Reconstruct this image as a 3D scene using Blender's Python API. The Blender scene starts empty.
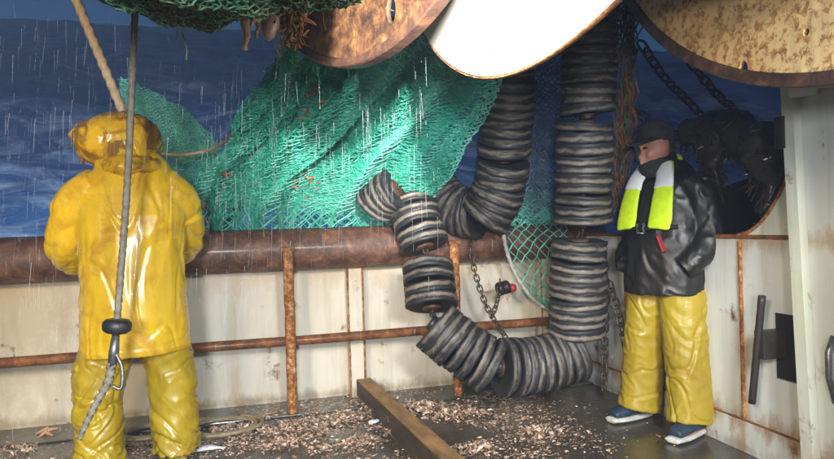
import bpy, bmesh, math, random
import numpy as np
from mathutils import Vector, Matrix, noise as mnoise
random.seed(7); RNG = np.random.default_rng(7)
scene = bpy.context.scene
COL = scene.collection
rad = math.radians

# ------------------------------------------------------------------ camera
EYE = Vector((0, 0, 1.15)); YAW, PITCH, ROLL = rad(15.0), rad(-0.5), rad(1.75); FPX = 620.0
_f = Vector((math.sin(YAW)*math.cos(PITCH), math.cos(YAW)*math.cos(PITCH), math.sin(PITCH)))
_r = Vector((math.cos(YAW), -math.sin(YAW), 0)); _u = _r.cross(_f)
CR = _r*math.cos(ROLL) - _u*math.sin(ROLL); CU = _r*math.sin(ROLL) + _u*math.cos(ROLL)
cam = bpy.data.cameras.new('camera'); camo = bpy.data.objects.new('camera', cam); COL.objects.link(camo)
cam.sensor_width = 36; cam.lens = 36*FPX/834; cam.clip_start = 0.05; cam.clip_end = 3000
camo.matrix_world = Matrix(((CR.x, CU.x, -_f.x, EYE.x), (CR.y, CU.y, -_f.y, EYE.y), (CR.z, CU.z, -_f.z, EYE.z), (0, 0, 0, 1)))
scene.camera = camo
def ray(x, y): return _f + CR*((x-417)/FPX) - CU*((y-229.5)/FPX)
def onY(x, y, Y): d = ray(x, y); return EYE + d*(Y/d.y)      # survey helpers: a sighting carried to a known distance
def onX(x, y, X): d = ray(x, y); return EYE + d*(X/d.x)
def onZ(x, y, Z=0.0): d = ray(x, y); return EYE + d*((Z-EYE.z)/d.z)

# ------------------------------------------------------------------ sky, sun, exposure
world = bpy.data.worlds.new('World'); scene.world = world; world.use_nodes = True
nt = world.node_tree; nt.nodes.clear()
sky = nt.nodes.new('ShaderNodeTexSky'); sky.sky_type = 'NISHITA'; sky.sun_disc = False
sky.sun_elevation = rad(1.0); sky.sun_rotation = rad(200); sky.ozone_density = 4.0; sky.air_density = 1.0; sky.dust_density = 0.3
bg = nt.nodes.new('ShaderNodeBackground'); bg.inputs['Strength'].default_value = 0.14
wo = nt.nodes.new('ShaderNodeOutputWorld')
nt.links.new(sky.outputs[0], bg.inputs[0]); nt.links.new(bg.outputs[0], wo.inputs[0])
sl = bpy.data.lights.new('sun', 'SUN'); sl.energy = 0.03; sl.angle = rad(12); sl.color = (0.75, 0.85, 1.0)
so = bpy.data.objects.new('sun', sl); COL.objects.link(so); so.rotation_euler = (rad(62), 0, rad(-20))
scene.view_settings.view_transform = 'Standard'; scene.view_settings.look = 'None'
scene.view_settings.exposure = 0.45; scene.view_settings.gamma = 1.0
scene.render.engine = 'CYCLES'; scene.cycles.use_denoising = True
scene.cycles.max_bounces = 4; scene.cycles.use_adaptive_sampling = True; scene.cycles.adaptive_threshold = .02; scene.cycles.caustics_reflective = False; scene.cycles.caustics_refractive = False
scene.cycles.sample_clamp_indirect = 4.0

# ------------------------------------------------------------------ helpers
def tag(o, label=None, cat=None, group=None, kind=None):
    if label: o['label'] = label
    if cat: o['category'] = cat
    if group: o['group'] = group
    if kind: o['kind'] = kind
    return o
def empty(name, loc, label, cat, group=None):
    o = bpy.data.objects.new(name, None); COL.objects.link(o); o.location = loc; o.empty_display_size = .05
    return tag(o, label, cat, group)
def link(name, me, mat, parent=None, loc=None):
    o = bpy.data.objects.new(name, me); COL.objects.link(o)
    if mat is not None and len(me.materials) == 0: me.materials.append(mat)
    if parent is not None:
        o.parent = parent
        # geometry is written in world coordinates: take the parent's place off
        p = Vector((0, 0, 0)); q = parent
        while q is not None: p += q.location; q = q.parent
        o.location = -p if loc is None else Vector(loc) - p
    elif loc is not None: o.location = loc
    return o
class MB:
    def __init__(s): s.v = []; s.f = []; s.sm = []
    def add(s, vs, fs, smooth=True):
        n = len(s.v); s.v += [tuple(v) for v in vs]; s.f += [tuple(i+n for i in f) for f in fs]; s.sm += [smooth]*len(fs); return s
    def box(s, x0, x1, y0, y1, z0, z1, bev=0.0):
        bm = bmesh.new(); bmesh.ops.create_cube(bm, size=1)
        for v in bm.verts: v.co = Vector(((x0+x1)/2+v.co.x*(x1-x0), (y0+y1)/2+v.co.y*(y1-y0), (z0+z1)/2+v.co.z*(z1-z0)))
        if bev: bmesh.ops.bevel(bm, geom=bm.edges[:], offset=bev, segments=2, affect='EDGES', profile=.6)
        bm.verts.index_update(); s.add([v.co for v in bm.verts], [[v.index for v in f.verts] for f in bm.faces], False); bm.free(); return s
    def obox(s, a, b, w, h, up=(0, 0, 1), bev=0.0):
        a, b = Vector(a), Vector(b); t = (b-a).normalized(); sd = t.cross(Vector(up)).normalized(); u = sd.cross(t)
        bm = bmesh.new(); bmesh.ops.create_cube(bm, size=1); L = (b-a).length; c = (a+b)/2
        for v in bm.verts: v.co = c + t*(v.co.x*L) + sd*(v.co.y*w) + u*(v.co.z*h)
        if bev: bmesh.ops.bevel(bm, geom=bm.edges[:], offset=bev, segments=2, affect='EDGES', profile=.6)
        bm.verts.index_update(); s.add([v.co for v in bm.verts], [[v.index for v in f.verts] for f in bm.faces], False); bm.free(); return s
    def tube(s, pts, r, n=10, cap=True, lobes=0, twist=0.0, amp=.14, ref=None):
        pts = [Vector(p) for p in pts]; m = len(pts); rs = r if isinstance(r, (list, tuple)) else [r]*m
        t0 = (pts[1]-pts[0]).normalized(); nrm = Vector(ref) if ref else (Vector((0, 0, 1)) if abs(t0.z) < .9 else Vector((1, 0, 0)))
        vs = []; acc = 0
        for i, p in enumerate(pts):
            t = (pts[min(i+1, m-1)]-pts[max(i-1, 0)]).normalized()
            nrm = (nrm - t*nrm.dot(t)).normalized(); b = t.cross(nrm)
            if i: acc += (pts[i]-pts[i-1]).length
            for k in range(n):
                a = 2*math.pi*k/n; R = rs[i]
                rr = R if not isinstance(R, tuple) else 1
                if lobes: rr = rr*(1+amp*math.cos(lobes*(a)-twist*acc))
                if isinstance(R, tuple): vs.append(p + nrm*(math.cos(a)*R[0]*rr) + b*(math.sin(a)*R[1]*rr))
                else: vs.append(p + nrm*(math.cos(a)*rr) + b*(math.sin(a)*rr))
        fs = [[i*n+k, i*n+(k+1) % n, (i+1)*n+(k+1) % n, (i+1)*n+k] for i in range(m-1) for k in range(n)]
        if cap: fs += [list(range(n))[::-1], [(m-1)*n+k for k in range(n)]]
        return s.add(vs, fs)
    def lathe(s, prof, origin, axis, n=24, smooth=True, closed=True):
        o = Vector(origin); ax = Vector(axis).normalized(); e = ax.orthogonal().normalized(); g = ax.cross(e); m = len(prof)
        vs = [o + ax*h + (e*math.cos(2*math.pi*k/n)+g*math.sin(2*math.pi*k/n))*r for (r, h) in prof for k in range(n)]
        fs = [[i*n+k, i*n+(k+1) % n, ((i+1) % m)*n+(k+1) % n, ((i+1) % m)*n+k] for i in range(m if closed else m-1) for k in range(n)]
        return s.add(vs, fs, smooth)
    def sphere(s, c, r, n=12):
        bm = bmesh.new(); bmesh.ops.create_uvsphere(bm, u_segments=n, v_segments=max(6, n*2//3), radius=1)
        R = r if isinstance(r, tuple) else (r, r, r)
        for v in bm.verts: v.co = Vector(c) + Vector((v.co.x*R[0], v.co.y*R[1], v.co.z*R[2]))
        bm.verts.index_update(); s.add([v.co for v in bm.verts], [[v.index for v in f.verts] for f in bm.faces]); bm.free(); return s
    def mesh(s, name):
        me = bpy.data.meshes.new(name); me.from_pydata(s.v, [], s.f); me.update()
        me.polygons.foreach_set('use_smooth', s.sm); return me
    def build(s, name, mat, parent=None): return link(name, s.mesh(name), mat, parent)
def np_mesh(name, V, F, smooth=False):
    me = bpy.data.meshes.new(name); V = np.asarray(V, dtype=np.float32); F = np.asarray(F, dtype=np.int32)
    me.vertices.add(len(V)); me.vertices.foreach_set('co', V.ravel())
    k = F.shape[1]; me.loops.add(F.size); me.loops.foreach_set('vertex_index', F.ravel())
    me.polygons.add(len(F)); me.polygons.foreach_set('loop_start', np.arange(0, F.size, k, dtype=np.int32))
    me.polygons.foreach_set('loop_total', np.full(len(F), k, dtype=np.int32))
    me.update(calc_edges=True); me.polygons.foreach_set('use_smooth', np.full(len(F), smooth)); return me
def strands(name, A, B, r, mat, parent=None, taper=1.0):
    """three-sided twine pieces from A to B, as one mesh"""
    A = np.asarray(A, float); B = np.asarray(B, float); T = B-A; L = np.linalg.norm(T, axis=1, keepdims=True); T = T/np.maximum(L, 1e-6)
    rf = np.where(np.abs(T[:, 2:3]) < .9, np.array([[0, 0, 1.]]), np.array([[1., 0, 0]])); N = np.cross(T, rf); N /= np.linalg.norm(N, axis=1, keepdims=True); Bn = np.cross(T, N)
    r = np.broadcast_to(np.asarray(r, float).reshape(-1, 1), (len(A), 1)); V = []
    for P, k in ((A, 1.0), (B, taper)):
        for a in (0, 2.094, 4.189): V.append(P + (N*math.cos(a)+Bn*math.sin(a))*r*k)
    V = np.stack(V, 1).reshape(-1, 3); o = (np.arange(len(A))*6)[:, None]
    F = np.concatenate([o+np.array([[0, 1, 4, 3]]), o+np.array([[1, 2, 5, 4]]), o+np.array([[2, 0, 3, 5]])])
    return link(name, np_mesh(name, V, F), mat, parent)
def net_segs(P, nu, nv, jit=0.0):
    """diamond netting over the sheet P(u,v): returns the ends of every bar"""
    U, V = np.meshgrid(np.linspace(0, 1, nu), np.linspace(0, 1, nv), indexing='ij')
    X = P(U, V); X = X + RNG.normal(0, jit, X.shape) if jit else X
    A = []; B = []
    I, J = np.meshgrid(np.arange(nu-1), np.arange(nv-1), indexing='ij'); ev = (I+J) % 2 == 0
    A.append(X[I[ev], J[ev]]); B.append(X[I[ev]+1, J[ev]+1])
    A.append(X[I[~ev]+1, J[~ev]]); B.append(X[I[~ev], J[~ev]+1])
    return np.concatenate(A), np.concatenate(B)
def poly(ts, pts, V):
    pts = np.array(pts, float); return np.stack([np.interp(V, ts, pts[:, k]) for k in range(3)], -1)
def catrom(pts, n=12):
    P = [Vector(p) for p in pts]; P = [P[0]*2-P[1]] + P + [P[-1]*2-P[-2]]; out = []
    for i in range(1, len(P)-2):
        for k in range(n):
            t = k/n; a, b, c, d = P[i-1:i+3]
            out.append(.5*((2*b)+(c-a)*t+(2*a-5*b+4*c-d)*t*t+(3*b-a-3*c+d)*t**3))
    out.append(P[-2]); return out
def evaluated(o):
    dg = bpy.context.evaluated_depsgraph_get(); dg.update(); return bpy.data.meshes.new_from_object(o.evaluated_get(dg))

# ------------------------------------------------------------------ materials
def new_mat(name):
    m = bpy.data.materials.new(name); m.use_nodes = True; t = m.node_tree; t.nodes.clear()
    out = t.nodes.new('ShaderNodeOutputMaterial'); p = t.nodes.new('ShaderNodeBsdfPrincipled'); t.links.new(p.outputs[0], out.inputs[0])
    return m, t, p
def N(t, typ, **kw):
    n = t.nodes.new(typ)
    for k, v in kw.items():
        if k in n.inputs: n.inputs[k].default_value = v
        else: setattr(n, k, v)
    return n
def coords(t, scale=(1, 1, 1), rot=(0, 0, 0)):
    c = t.nodes.new('ShaderNodeTexCoord'); mp = t.nodes.new('ShaderNodeMapping')
    mp.inputs['Scale'].default_value = scale; mp.inputs['Rotation'].default_value = rot
    t.links.new(c.outputs['Object'], mp.inputs[0]); return mp.outputs[0]
def noise(t, scale, detail=5, vec=None, rough=.55, dist=0):
    n = N(t, 'ShaderNodeTexNoise', Scale=scale, Detail=detail, Roughness=rough, Distortion=dist)
    if vec is None: vec = coords(t)
    t.links.new(vec, n.inputs['Vector']); return n.outputs['Fac']
def ramp(t, fac, stops, interp='LINEAR'):
    r = t.nodes.new('ShaderNodeValToRGB'); r.color_ramp.interpolation = interp; e = r.color_ramp.elements
    while len(e) < len(stops): e.new(.5)
    for i, (p, c) in enumerate(stops):
        e[i].position = p; e[i].color = (c, c, c, 1) if not isinstance(c, tuple) else (*c, 1)
    t.links.new(fac, r.inputs[0]); return r.outputs[0]
def mix(t, fac, a, b, mode='MIX'):
    n = t.nodes.new('ShaderNodeMix'); n.data_type = 'RGBA'; n.blend_type = mode
    for s, v in ((n.inputs[0], fac), (n.inputs[6], a), (n.inputs[7], b)):
        if isinstance(v, (int, float)): s.default_value = v
        elif isinstance(v, tuple): s.default_value = (*v, 1)
        else: t.links.new(v, s)
    return n.outputs[2]
def bump(t, p, h, strength=.4, dist=.01):
    b = N(t, 'ShaderNodeBump', Strength=strength, Distance=dist); t.links.new(h, b.inputs['Height']); t.links.new(b.outputs[0], p.inputs['Normal'])
def setv(t, sock, v):
    if isinstance(v, (int, float)): sock.default_value = v
    elif isinstance(v, tuple): sock.default_value = (*v, 1) if len(v) == 3 else v
    else: t.links.new(v, sock)
RUST = [(.2, (.035, .012, .006)), (.45, (.13, .045, .015)), (.6, (.26, .10, .03)), (.78, (.36, .17, .06))]
def painted_steel(name, paint, paint2, amount=.5, streak=.5, rough=.42, scale=5.0, grime=(.28, .22, .13), bands=(), rstops=None):
    m, t, p = new_mat(name); v = coords(t)
    base = mix(t, ramp(t, noise(t, 2.2, 4, v), [(.35, 0.), (.7, 1.)]), paint, paint2)
    vs = coords(t, (9, 9, .7)); st = noise(t, 1.3, 6, vs, .65)
    base = mix(t, ramp(t, st, [(.5, 0.), (.75, streak)]), base, grime)
    rc = ramp(t, noise(t, 26, 6, v, .65), rstops or RUST)
    for (ax, c0, wd, amt, sc, colr) in bands:        # rust run-off that clings to a seam, an edge or a foot
        sx = t.nodes.new('ShaderNodeSeparateXYZ'); cc_ = t.nodes.new('ShaderNodeTexCoord'); t.links.new(cc_.outputs['Object'], sx.inputs[0])
        d1 = N(t, 'ShaderNodeMath', operation='SUBTRACT'); t.links.new(sx.outputs[ax], d1.inputs[0]); d1.inputs[1].default_value = c0
        d2 = N(t, 'ShaderNodeMath', operation='ABSOLUTE'); t.links.new(d1.outputs[0], d2.inputs[0])
        d3 = N(t, 'ShaderNodeMath', operation='DIVIDE'); t.links.new(d2.outputs[0], d3.inputs[0]); d3.inputs[1].default_value = wd
        d4 = N(t, 'ShaderNodeMath', operation='SUBTRACT'); t.links.new(noise(t, sc, 8, coords(t, (1, 1, .45)), .7, .3), d4.inputs[0])
        d5 = N(t, 'ShaderNodeMath', operation='MULTIPLY'); t.links.new(d3.outputs[0], d5.inputs[0]); d5.inputs[1].default_value = .35; t.links.new(d5.outputs[0], d4.inputs[1])
        base = mix(t, ramp(t, d4.outputs[0], [(.30, 0.), (.52, amt)]), base, colr)
    st2 = noise(t, 1.0, 5, coords(t, (14, 14, 1.1)), .6)
    mk = N(t, 'ShaderNodeMath', operation='ADD'); t.links.new(noise(t, scale, 9, v, .72, .3), mk.inputs[0])
    m2 = N(t, 'ShaderNodeMath', operation='MULTIPLY'); t.links.new(st2, m2.inputs[0]); m2.inputs[1].default_value = .35; t.links.new(m2.outputs[0], mk.inputs[1])
    lo = 1.02-amount*.5
    msk = ramp(t, mk.outputs[0], [(min(lo, .98)-.05, 0.), (min(lo+.05, .99), 1.)])
    col = mix(t, msk, base, rc); setv(t, p.inputs['Base Color'], col)
    setv(t, p.inputs['Roughness'], ramp(t, msk, [(0., rough), (1., .75)]))
    hh = N(t, 'ShaderNodeMath', operation='MULTIPLY_ADD'); t.links.new(noise(t, 70, 4, v), hh.inputs[0]); hh.inputs[1].default_value = .25; t.links.new(msk, hh.inputs[2])
    bump(t, p, hh.outputs[0], .35, .004); return m
def rusty(name, stops=RUST, scale=14, rough=.7, wet=.0, b=.6):
    m, t, p = new_mat(name); v = coords(t)
    n1 = noise(t, scale, 8, v, .7, .4); setv(t, p.inputs['Base Color'], ramp(t, n1, stops)); p.inputs['Roughness'].default_value = rough
    p.inputs['Coat Weight'].default_value = wet; p.inputs['Coat Roughness'].default_value = .18
    bump(t, p, noise(t, scale*3, 6, v, .7), b, .006); return m
def plain(name, c1, c2=None, rough=.5, scale=20, b=.3, bd=.004, metal=0., coat=0., spec=.5, vs=(1, 1, 1)):
    m, t, p = new_mat(name); v = coords(t, vs); n1 = noise(t, scale, 6, v, .6)
    setv(t, p.inputs['Base Color'], mix(t, ramp(t, n1, [(.35, 0.), (.68, 1.)]), c1, c2 or tuple(x*.6 for x in c1)))
    p.inputs['Roughness'].default_value = rough; p.inputs['Metallic'].default_value = metal
    p.inputs['Coat Weight'].default_value = coat; p.inputs['Coat Roughness'].default_value = .12; p.inputs['Specular IOR Level'].default_value = spec
    bump(t, p, noise(t, scale*2.5, 5, v), b, bd); return m
M = {}
M['bulwark'] = painted_steel('cream bulwark paint', (.68, .645, .555), (.61, .56, .45), .36, .40, bands=((2, .03, .10, .75, 7, (.24, .17, .09)), (2, .86, .20, .45, 5, (.42, .26, .10)), (0, -1.35, .75, .6, 4, (.40, .31, .18)), (0, -.12, .10, .5, 6, (.46, .28, .11))))
M['side'] = painted_steel('white side paint', (.66, .70, .70), (.56, .58, .56), .38, .40, bands=((2, .15, .14, .85, 8, (.30, .15, .06)), (1, 2.487, .07, .6, 9, (.42, .25, .10)), (2, 1.03, .08, .6, 9, (.36, .20, .08)), (2, .02, .10, .6, 9, (.22, .16, .09))))
M['pillar'] = painted_steel('white pillar paint', (.66, .70, .66), (.58, .60, .48), .40, .5, bands=((2, .1, .35, .6, 6, (.40, .27, .12)),))
M['flange_white'] = painted_steel('white flange paint', (.82, .80, .72), (.78, .75, .64), .30, .05)
M['flange_cream'] = painted_steel('cream flange paint', (.70, .50, .24), (.62, .35, .12), .62, .7, scale=36, rstops=[(.25, (.10, .04, .015)), (.45, (.28, .12, .035)), (.6, (.42, .20, .06)), (.78, (.52, .30, .11))])
M['flange_rust'] = rusty('rusted flange', [(.34, (.015, .008, .006)), (.45, (.065, .026, .011)), (.55, (.14, .062, .022)), (.68, (.24, .135, .05))], 17, .7, .0, .9)
M['rail'] = rusty('brown rusted pipe', [(.3, (.040, .022, .017)), (.46, (.095, .045, .032)), (.60, (.17, .085, .055)), (.74, (.36, .21, .13))], 11, .55, .15, .9)
M['rim'] = rusty('dark scraped rim', [(.3, (.02, .012, .010)), (.5, (.06, .028, .018)), (.68, (.16, .07, .035)), (.8, (.30, .16, .08))], 12, .6, .2, .6)
M['rust'] = rusty('flaking rust', RUST, 16, .75, .2, .9)
M['rust_orange'] = rusty('orange rust', [(.30, (.05, .018, .008)), (.42, (.20, .07, .022)), (.53, (.40, .16, .045)), (.60, (.48, .27, .12)), (.66, (.60, .54, .42)), (.8, (.30, .12, .04))], 38, .8, 0, 1.)
M['rust_dark'] = rusty('dark rust', [(.3, (.008, .006, .005)), (.6, (.024, .014, .010)), (.8, (.06, .032, .02))], 18, .7, .3, .8)
M['chain'] = rusty('chain steel', [(.3, (.015, .012, .01)), (.55, (.05, .033, .024)), (.8, (.13, .085, .055))], 30, .5, .4, .5)
M['black'] = plain('black rubber', (.014, .014, .016), (.03, .03, .03), .45, 30)
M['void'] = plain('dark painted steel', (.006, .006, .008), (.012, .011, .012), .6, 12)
M['steel'] = plain('worn steel', (.22, .22, .24), (.10, .09, .08), .4, 40, metal=.7)
M['rope'] = plain('beige rope', (.50, .40, .28), (.33, .25, .16), .85, 40, .5)
M['rope_grey'] = plain('grey wet rope', (.24, .22, .17), (.12, .11, .09), .7, 40, .5)
M['rope_deck'] = plain('tan wet rope', (.34, .27, .16), (.2, .15, .09), .6, 40, .5)
M['rope_white'] = plain('white bolt rope', (.55, .55, .5), (.25, .26, .24), .7, 25, .5)
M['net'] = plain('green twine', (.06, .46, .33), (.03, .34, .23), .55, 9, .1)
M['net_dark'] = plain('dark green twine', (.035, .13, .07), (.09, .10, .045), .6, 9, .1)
M['net_pale'] = plain('pale green twine', (.16, .52, .42), (.09, .42, .32), .55, 9, .1)
M['net_grey'] = plain('blue grey twine', (.16, .22, .24), (.07, .14, .13), .55, 9, .1)
M['orange'] = plain('orange twine', (.62, .10, .03), (.45, .06, .03), .6)
M['red'] = plain('red plastic', (.42, .03, .05), (.3, .03, .04), .4)
M['navy'] = plain('navy shoe fabric', (.02, .045, .075), (.012, .025, .05), .55)
M['sole'] = plain('white shoe sole', (.62, .62, .58), (.42, .42, .38), .5)
M['boot'] = plain('yellow boot rubber', (.36, .27, .03), (.2, .15, .03), .35, coat=.4)
M['glove'] = plain('orange work glove', (.42, .16, .03), (.22, .08, .02), .5)
M['skin'] = plain('skin', (.46, .23, .16), (.36, .15, .11), .5, 25, .15, .001)
M['cap'] = plain('black knit', (.012, .012, .016), (.02, .02, .024), .8, 80, .5)
M['hair'] = plain('dark hair', (.02, .013, .008), (.04, .026, .015), .6, 60, .6)
M['eye'] = plain('dark eye', (.01, .008, .008), None, .2)
M['starfish'] = plain('starfish', (.52, .32, .18), (.40, .22, .12), .6, 60, .6)
M['fish'] = plain('pale fish', (.50, .37, .35), (.36, .24, .22), .3, 25, .2, coat=.5)
M['weed'] = plain('brown weed', (.36, .23, .09), (.2, .12, .04), .6, 20)
M['housing'] = plain('grey lamp housing', (.12, .12, .13), (.08, .08, .08), .5)
M['beam_top'] = M['beam'] = None

def oilskin(name, c1, c2, stain, rough=.3, stn=.55, ssc=5.0, swd=.25, crum=.3):
    m, t, p = new_mat(name); v = coords(t)
    b = mix(t, ramp(t, noise(t, 3.0, 5, v), [(.35, 0.), (.65, 1.)]), c1, c2)
    b = mix(t, ramp(t, noise(t, ssc, 7, v, .65, .6), [(stn, 0.), (stn+swd, .8)]), b, stain)
    b = mix(t, ramp(t, noise(t, 45, 4, v), [(.68, 0.), (.8, .5)]), b, tuple(x*.4 for x in stain))
    setv(t, p.inputs['Base Color'], b); setv(t, p.inputs['Roughness'], ramp(t, noise(t, 7, 5, v), [(.3, rough*.7), (.7, rough*1.5)]))
    p.inputs['Coat Weight'].default_value = .35; p.inputs['Coat Roughness'].default_value = .12
    mp = coords(t, (1, 1, .45), (0, .3, 0)); rg = N(t, 'ShaderNodeTexNoise', Scale=8.0, Detail=3, Roughness=.5, Distortion=.4); rg.noise_type = 'RIDGED_MULTIFRACTAL'; t.links.new(mp, rg.inputs['Vector'])
    hh = N(t, 'ShaderNodeMath', operation='MULTIPLY_ADD'); t.links.new(noise(t, 24, 6, mp, .65, .3), hh.inputs[0]); hh.inputs[1].default_value = .6; t.links.new(rg.outputs['Fac'], hh.inputs[2])
    bump(t, p, hh.outputs[0], crum, .009); return m
M['oil_jacket'] = oilskin('orange yellow oilskin', (.72, .46, .016), (.64, .41, .018), (.40, .18, .015), .24, .50, 4.0, .16)
M['oil_hood'] = oilskin('stained yellow oilskin', (.68, .42, .015), (.58, .33, .015), (.12, .045, .012), .20, .44, 8.0, .10, .4)
M['oil_trousers'] = oilskin('dull yellow oilskin', (.39, .275, .012), (.33, .225, .012), (.26, .13, .012), .36)
M['oil_clean'] = oilskin('mustard oilskin', (.36, .26, .014), (.31, .22, .014), (.24, .14, .014), .5, .54, 4.0, .2)
M['oil_clean'].node_tree.nodes['Principled BSDF'].inputs['Coat Weight'].default_value = .08
M['black_jacket'] = oilskin('black wet jacket', (.011, .010, .010), (.008, .0075, .008), (.022, .019, .016), .42)
M['black_jacket'].node_tree.nodes['Principled BSDF'].inputs['Coat Weight'].default_value = .0
def vest_mat():
    m, t, p = new_mat('hi vis fabric'); v = coords(t)
    setv(t, p.inputs['Base Color'], mix(t, ramp(t, noise(t, 30, 4, v), [(.4, 0.), (.7, 1.)]), (.55, .78, .015), (.48, .66, .015))); p.inputs['Roughness'].default_value = .6
    bump(t, p, noise(t, 30, 3, v), .4, .006); return m
M['hivis'] = vest_mat()
M['reflective'] = plain('grey white reflective tape', (.72, .73, .75), (.6, .62, .64), .35)

def rubber_mat():
    m, t, p = new_mat('rockhopper rubber'); v = coords(t); c = t.nodes.new('ShaderNodeTexCoord')
    sep = t.nodes.new('ShaderNodeSeparateXYZ'); t.links.new(c.outputs['Object'], sep.inputs[0])
    xx = N(t, 'ShaderNodeMath', operation='MULTIPLY'); t.links.new(sep.outputs[0], xx.inputs[0]); t.links.new(sep.outputs[0], xx.inputs[1])
    yy = N(t, 'ShaderNodeMath', operation='MULTIPLY_ADD'); t.links.new(sep.outputs[1], yy.inputs[0]); t.links.new(sep.outputs[1], yy.inputs[1]); t.links.new(xx.outputs[0], yy.inputs[2])
    rr = N(t, 'ShaderNodeMath', operation='SQRT'); t.links.new(yy.outputs[0], rr.inputs[0])
    wob = N(t, 'ShaderNodeMath', operation='MULTIPLY_ADD'); t.links.new(noise(t, 14, 5, v), wob.inputs[0]); wob.inputs[1].default_value = .035; t.links.new(rr.outputs[0], wob.inputs[2])
    worn = ramp(t, wob.outputs[0], [(.176, 0.), (.186, 1.)])      # the tread, scraped pale by the sea bed
    zz = N(t, 'ShaderNodeMath', operation='MULTIPLY_ADD'); t.links.new(noise(t, 11, 5, v, .65), zz.inputs[0]); zz.inputs[1].default_value = .05; t.links.new(sep.outputs[2], zz.inputs[2])
    band = ramp(t, zz.outputs[0], [(.017, 0.), (.023, 1.), (.038, 1.), (.045, 0.)])
    wb = N(t, 'ShaderNodeMath', operation='MULTIPLY'); t.links.new(worn, wb.inputs[0]); t.links.new(band, wb.inputs[1])
    oi = t.nodes.new('ShaderNodeObjectInfo')
    dark = mix(t, noise(t, 20, 5, v), (.010, .011, .014), (.032, .033, .038))
    tread = mix(t, noise(t, 13, 6, coords(t, (1, 1, 3)), .65), (.07, .06, .05), (.36, .30, .235))
    hf = N(t, 'ShaderNodeMath', operation='MULTIPLY'); t.links.new(oi.outputs['Random'], hf.inputs[0]); hf.inputs[1].default_value = .6
    tread = mix(t, hf.outputs[0], tread, (.085, .083, .082))
    setv(t, p.inputs['Base Color'], mix(t, wb.outputs[0], dark, tread)); p.inputs['Roughness'].default_value = .6
    p.inputs['Coat Weight'].default_value = .12; p.inputs['Coat Roughness'].default_value = .3
    bump(t, p, noise(t, 40, 6, v, .65), .5, .004); return m
M['rubber'] = rubber_mat()
def deck_mat():
    m, t, p = new_mat('wet deck'); v = coords(t)
    n1 = noise(t, 1.7, 7, v, .65, .3); n2 = noise(t, 13, 8, v, .7)
    c = mix(t, n2, (.028, .025, .021), (.11, .09, .07)); c = mix(t, ramp(t, n1, [(.45, 0.), (.7, 1.)]), c, (.035, .035, .03))
    c = mix(t, ramp(t, noise(t, 6, 8, v, .7), [(.58, 0.), (.72, .5)]), c, (.13, .075, .04))
    setv(t, p.inputs['Base Color'], c); setv(t, p.inputs['Roughness'], ramp(t, n1, [(.35, .5), (.6, .14)]))
    p.inputs['Coat Weight'].default_value = .3; p.inputs['Coat Roughness'].default_value = .1
    bump(t, p, n2, .5, .008); return m
M['deck'] = deck_mat()
M['waterway'] = plain('green grey waterway paint', (.055, .06, .048), (.025, .025, .02), .3, 10, .5, .006, coat=.3)
def beam_mat():
    m, t, p = new_mat('worn timber'); g = noise(t, 3, 8, coords(t, (14, 1.2, 14)), .65, .4)
    c = ramp(t, g, [(.3, (.03, .026, .02)), (.5, (.075, .058, .04)), (.7, (.16, .11, .06))])
    nn = N(t, 'ShaderNodeNewGeometry'); sp = t.nodes.new('ShaderNodeSeparateXYZ'); t.links.new(nn.outputs['Normal'], sp.inputs[0])
    c = mix(t, ramp(t, noise(t, 4, 6, coords(t), .6), [(.35, .0), (.65, .75)]), c, (.05, .05, .04))
    setv(t, p.inputs['Base Color'], c); p.inputs['Roughness'].default_value = .5; bump(t, p, g, .6, .006); return m
M['beam'] = beam_mat()
M['beam_worn'] = plain('bare worn timber edge', (.44, .24, .09), (.16, .10, .05), .6, 14, .8, .008, vs=(1, .35, 1))
def sea_mat():
    m, t, p = new_mat('sea water'); v = coords(t)
    big = noise(t, .16, 4, coords(t, (1, .6, 1)), .6)
    f1 = noise(t, 1.0, 9, coords(t, (.55, .9, 1)), .72, .9)
    f2 = N(t, 'ShaderNodeMath', operation='MULTIPLY_ADD'); t.links.new(big, f2.inputs[0]); f2.inputs[1].default_value = .55; t.links.new(f1, f2.inputs[2])
    foam = ramp(t, f2.outputs[0], [(.75, 0.), (.97, .55)])
    deep = mix(t, noise(t, .5, 5, v), (.024, .058, .165), (.050, .112, .215))
    setv(t, p.inputs['Base Color'], mix(t, foam, deep, (.55, .58, .66)))
    setv(t, p.inputs['Roughness'], ramp(t, foam, [(0., .28), (1., .7)])); p.inputs['IOR'].default_value = 1.33
    bump(t, p, noise(t, 2.2, 7, coords(t, (.8, 1.4, 1)), .6, .4), .5, .10); return m
M['sea'] = sea_mat()
def debris_mat():
    m, t, p = new_mat('crushed shell and weed'); v = coords(t)
    setv(t, p.inputs['Base Color'], ramp(t, noise(t, 38, 2, v, .6), [(.25, (.03, .02, .015)), (.40, (.12, .075, .045)), (.49, (.36, .235, .16)), (.57, (.54, .38, .29)), (.66, (.64, .50, .42)), (.78, (.72, .66, .60))]))
    p.inputs['Roughness'].default_value = .28; return m
M['debris'] = debris_mat()
def water_drop_mat():
    m, t, p = new_mat('falling water'); p.inputs['Base Color'].default_value = (.85, .9, .95, 1); p.inputs['Roughness'].default_value = .15
    p.inputs['Transmission Weight'].default_value = .45; p.inputs['IOR'].default_value = 1.33; return m
M['drops'] = water_drop_mat()
def lens_mat():
    m, t, p = new_mat('lit lamp glass'); p.inputs['Emission Color'].default_value = (1, .93, .8, 1); p.inputs['Emission Strength'].default_value = 8; return m
M['lens'] = lens_mat()

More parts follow.
